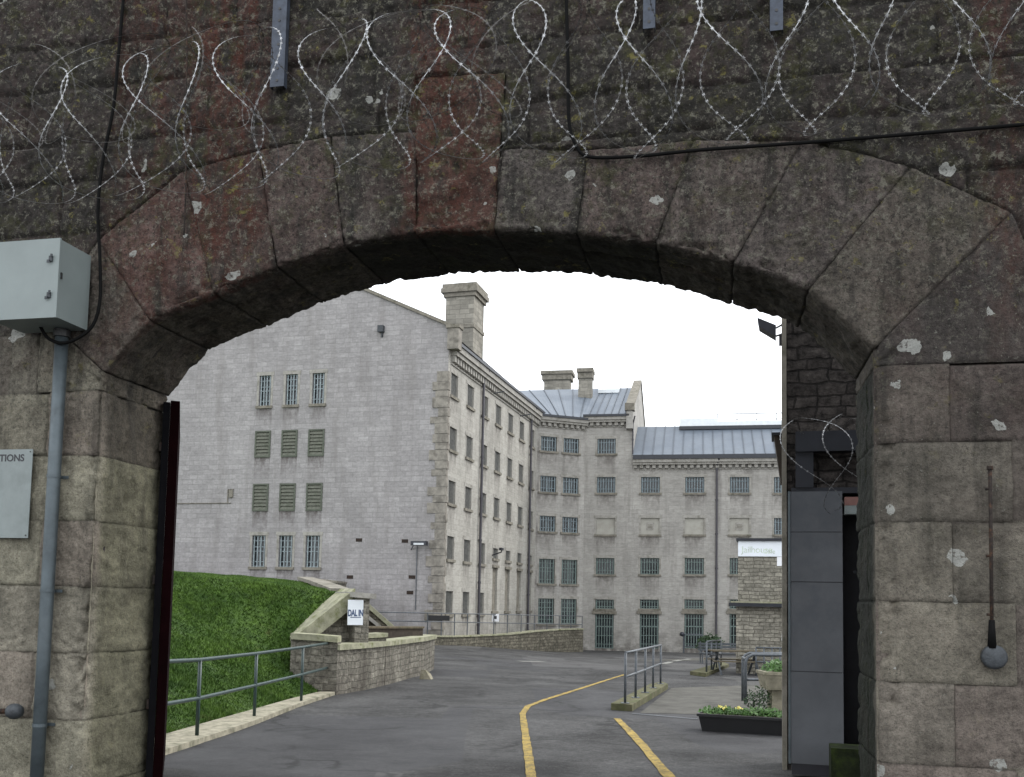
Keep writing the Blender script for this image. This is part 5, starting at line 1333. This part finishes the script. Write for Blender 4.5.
ts_,tz_=OS(741.5,552)
text('Jailhouse',.31,OFr.P(ts_,tz_-.02,-.042),OFr,'inkgreen','lettering',ob,'LEFT',space=.95)
ts_,tz_=OS(763,553); text('Cafe',.22,OFr.P(ts_,tz_-.02,-.042),OFr,'inkgreen','lettering',ob,'LEFT')
mb=MB(); mb.box(OFr,sx0-.1,sx1+.1,-.03,-.002,wz0-.12,wz1+.0); wn=part(mb,'window','white',ob)
mb=MB(); mb.box(OFr,sx0+.08,sx1,-.035,-.031,wz0,wz1-.03); part(mb,'pane','glass',wn)
s_,z_=OS(785.5,580); mb=MB(); mb.tube([OFr.P(s_,zl+.1,-.1),OFr.P(s_,z_,-.1)],.045,8); mb.tube([OFr.P(s_,zg_,-.36),OFr.P(s_,zl-.07,-.36)],.045,8); part(mb,'drainpipe','orange',ob)
p=at(786,644,14.0); mb=MB(); mb.tube([at(787,645,15),at(787,640,15),at(787,626,15),at(787,622.5,15)],.07,12,rs=[.07,.085,.075,.03]); solo(mb,'white_fitting','white','small white fitting peeking out left of the steel panel above the stone planter','lamp',smooth=True)  # plain white fitting of unknown use, between planter and outbuilding
# ------------------------------------------------------------------ dark inner gatehouse wall
DF=Fr(at(791.5,600,11.3),-15.5)
def DS(px,py,o=0): return DF.hit(px,py,o)
s0=DS(787,600)[0]; sB1=DS(843,600)[0]; sB2=s0+3.2; zb_=DS(830,490)[1]; zbm0=DS(830,453)[1]; zbm1=DS(830,433)[1]
iw=thing('gatehouse_wall',DF.P(s0,0),'dark rubble wall of the inner gatehouse seen through the right of the arch','wall')
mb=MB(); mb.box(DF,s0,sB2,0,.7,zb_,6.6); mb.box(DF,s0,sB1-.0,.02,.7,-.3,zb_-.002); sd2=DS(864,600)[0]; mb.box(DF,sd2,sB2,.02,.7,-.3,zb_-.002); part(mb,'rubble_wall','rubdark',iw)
mb=MB(); mb.box(DF,s0-.055,s0-.002,-.03,.7,-.3,6.62); part(mb,'corner_strip','sill',iw,.01)
mb=MB(); mb.box(DF,s0+.10,sB2,-.16,-.002,zbm0,zbm1); part(mb,'lintel_beam','darkbeam',iw)
mb=MB(); mb.box(DF,s0+.10,s0+.30,-.12,-.004,zb_+.02,zbm0-.002); part(mb,'bracket_plate','darkbeam',iw)
mb=MB(); mb.box(DF,s0+.05,sB2,-.10,-.003,zb_-.05,zb_+.018); part(mb,'lower_lintel','darkbeam',iw)
mb=MB(); mb.box(DF,sB1,sd2,.3,.36,-.3,zb_-.004); dd=part(mb,'door','door',iw)
mb=MB(); s_,z_=DS(857,571); mb.tube([DF.P(s_,z_,.28),DF.P(s_,z_,.3)],.02,8); part(mb,'handle','galv',dd)
# gutter end bracket on the corner
a,z1=DS(774,432); b,z0=DS(786,478); mb=MB(); q3=DS(786,432)[0]
mb.hexa([DF.P(b-.06,z0,.25),DF.P(b-.003,z0,.25),DF.P(b-.003,z0,.7),DF.P(b-.06,z0,.7),DF.P(a,z1,.25),DF.P(q3,z1,.25),DF.P(q3,z1,.7),DF.P(a,z1,.7)])
ev=thing('eaves_bracket',DF.P(a,z0,.4),'dark timber bracket jutting from the left edge of the gatehouse wall','bracket'); part(mb,'bracket_body','darkwood',ev,.01)
mb=MB(); mb.box(DF,a-.03,q3,.22,.72,z1+.002,z1+.035); part(mb,'cap','darkbeam',ev)
# floodlight
s_,z_=DS(783,328); ff=thing('floodlight',DF.P(s_,z_),'black floodlight silhouetted against the sky on the gatehouse wall edge','floodlight')
(a,za_),(b,zb2)=DS(759,319),DS(776,329)
mb=MB(); mb.hexa([DF.P(a,za_-.09,.0),DF.P(b,zb2-.09,.0),DF.P(b,zb2-.09,.22),DF.P(a,za_-.09,.22),DF.P(a-.02,za_+.02,.0),DF.P(b-.0,zb2+.05,.0),DF.P(b,zb2+.05,.22),DF.P(a-.02,za_+.02,.22)]); part(mb,'lamp_housing','lampdk',ff,.01)
mb=MB(); e=DS(784.5,321); e2=DS(784.5,331); mb.tube([DF.P(b,zb2+.04,.1),DF.P(e[0],e[1],.1)],.012,6); mb.tube([DF.P(b,zb2-.06,.1),DF.P(e2[0],e2[1],.1)],.012,6); mb.tube([DF.P(e[0],e[1],.1),DF.P(e[0],e2[1]-.05,.1)],.014,6); part(mb,'mounting_arm','lampdk',ff)
a,z1=DS(779,333); b,z0=DS(784.5,342.5); mb=MB(); mb.box(DF,a,b,.05,.15,z0,z1); part(mb,'sensor','pipe',ff,.004)
# steel clad gate leaf
PF=Fr(at(789.5,620,10.7),-15.5)
s0=0; s1=PF.hit(843,620)[0]; zt=PF.hit(815,491)[1]; 
pn=thing('steel_gate_leaf',PF.P(0,gnd(3.2,10.6)),'tall slate-grey steel-clad gate leaf standing open against the gatehouse wall','gate')
zgp=PF.hit(815,765)[1]; edges=[zgp]+[PF.hit(815,y)[1] for y in (672,582,532)]+[zt]
for k in range(4):
    mb=MB(); s1b=s1 if k else s1
    mb.box(PF,0.012,s1,.004*(k%2),.16,edges[k]+.004,edges[k+1]-.004); part(mb,'steel_panel','panel',pn,.006)
mb=MB(); mb.box(PF,-.012,.010,-.012,.16,zgp,zt); part(mb,'edge_trim','galvpipe',pn)
mb=MB(); mb.box(PF,.02,s1-.01,.02,.15,zgp-.12,zt-.02); part(mb,'core','door',pn)
# mossy block at the foot of the reveal
(a,z1),(b,_)=PF.hit(831,748,-.5),PF.hit(900,748,-.5)
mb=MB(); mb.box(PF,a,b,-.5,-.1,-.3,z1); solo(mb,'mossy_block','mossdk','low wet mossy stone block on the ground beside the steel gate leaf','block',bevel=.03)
# red and white box lamp
(a,z1),(b,z0)=DS(845,497,-.25),DS(864,514,-.25)
rl=thing('red_white_box',DF.P(a,z0,-.25),'small red and white box hanging in the dark beside the top of the steel leaf','box')
mb=MB(); mb.box(DF,a,b,-.25,-.12,(z0+z1)/2+.002,z1); part(mb,'red_half','red',rl,.01)
mb=MB(); mb.box(DF,a,b,-.25,-.12,z0,(z0+z1)/2); part(mb,'white_half','sign',rl,.01)
# wire tangle on the inner wall
def Dp(px,py,o): s,z=DS(px,py,o); return DF.P(s,z,o)
razor((Dp(796,470,-.5),Dp(925,458,-.5)),.52,.30,1,'razor_wire_tangle','loose loops of razor wire hanging over the dark lintel beam of the gatehouse','razor wire','wire',seed=5,wob=.12)
# ------------------------------------------------------------------ maroon gate leaf on the left, swung open
sj=A(101,385)[0]; hinge=AF.P(sj-.02,0,TH+.05)
g0=at(169.5,600,8.6); dirv=Vector((g0.x,g0.y,0)).normalized()
g1=g0+dirv*1.9
ang=math.degrees(math.atan2(dirv.y,dirv.x)); GFr=Fr(Vector((g0.x,g0.y,0)),ang-.6)
zt=at(176,400,8.55).z
gl=thing('maroon_gate',Vector((g0.x,g0.y,0)),'dark maroon gate leaf swung open edge-on behind the left pier','gate')
mb=MB(); mb.box(GFr,0,2.0,-.01,.07,-.12,zt); part(mb,'gate_leaf','maroon',gl,.008)
mb=MB(); mb.box(GFr,-.02,.10,.072,.13,-.12,zt-.02); part(mb,'gate_stile','matteblack',gl,.006)
for z in (.6,1.7,2.9):
    mb=MB(); mb.box(GFr,-.01,.25,.132,.15,z,z+.08); part(mb,'strap_hinge','rust',gl)
for o in bpy.data.objects:
    if '_w' in o: del o['_w']
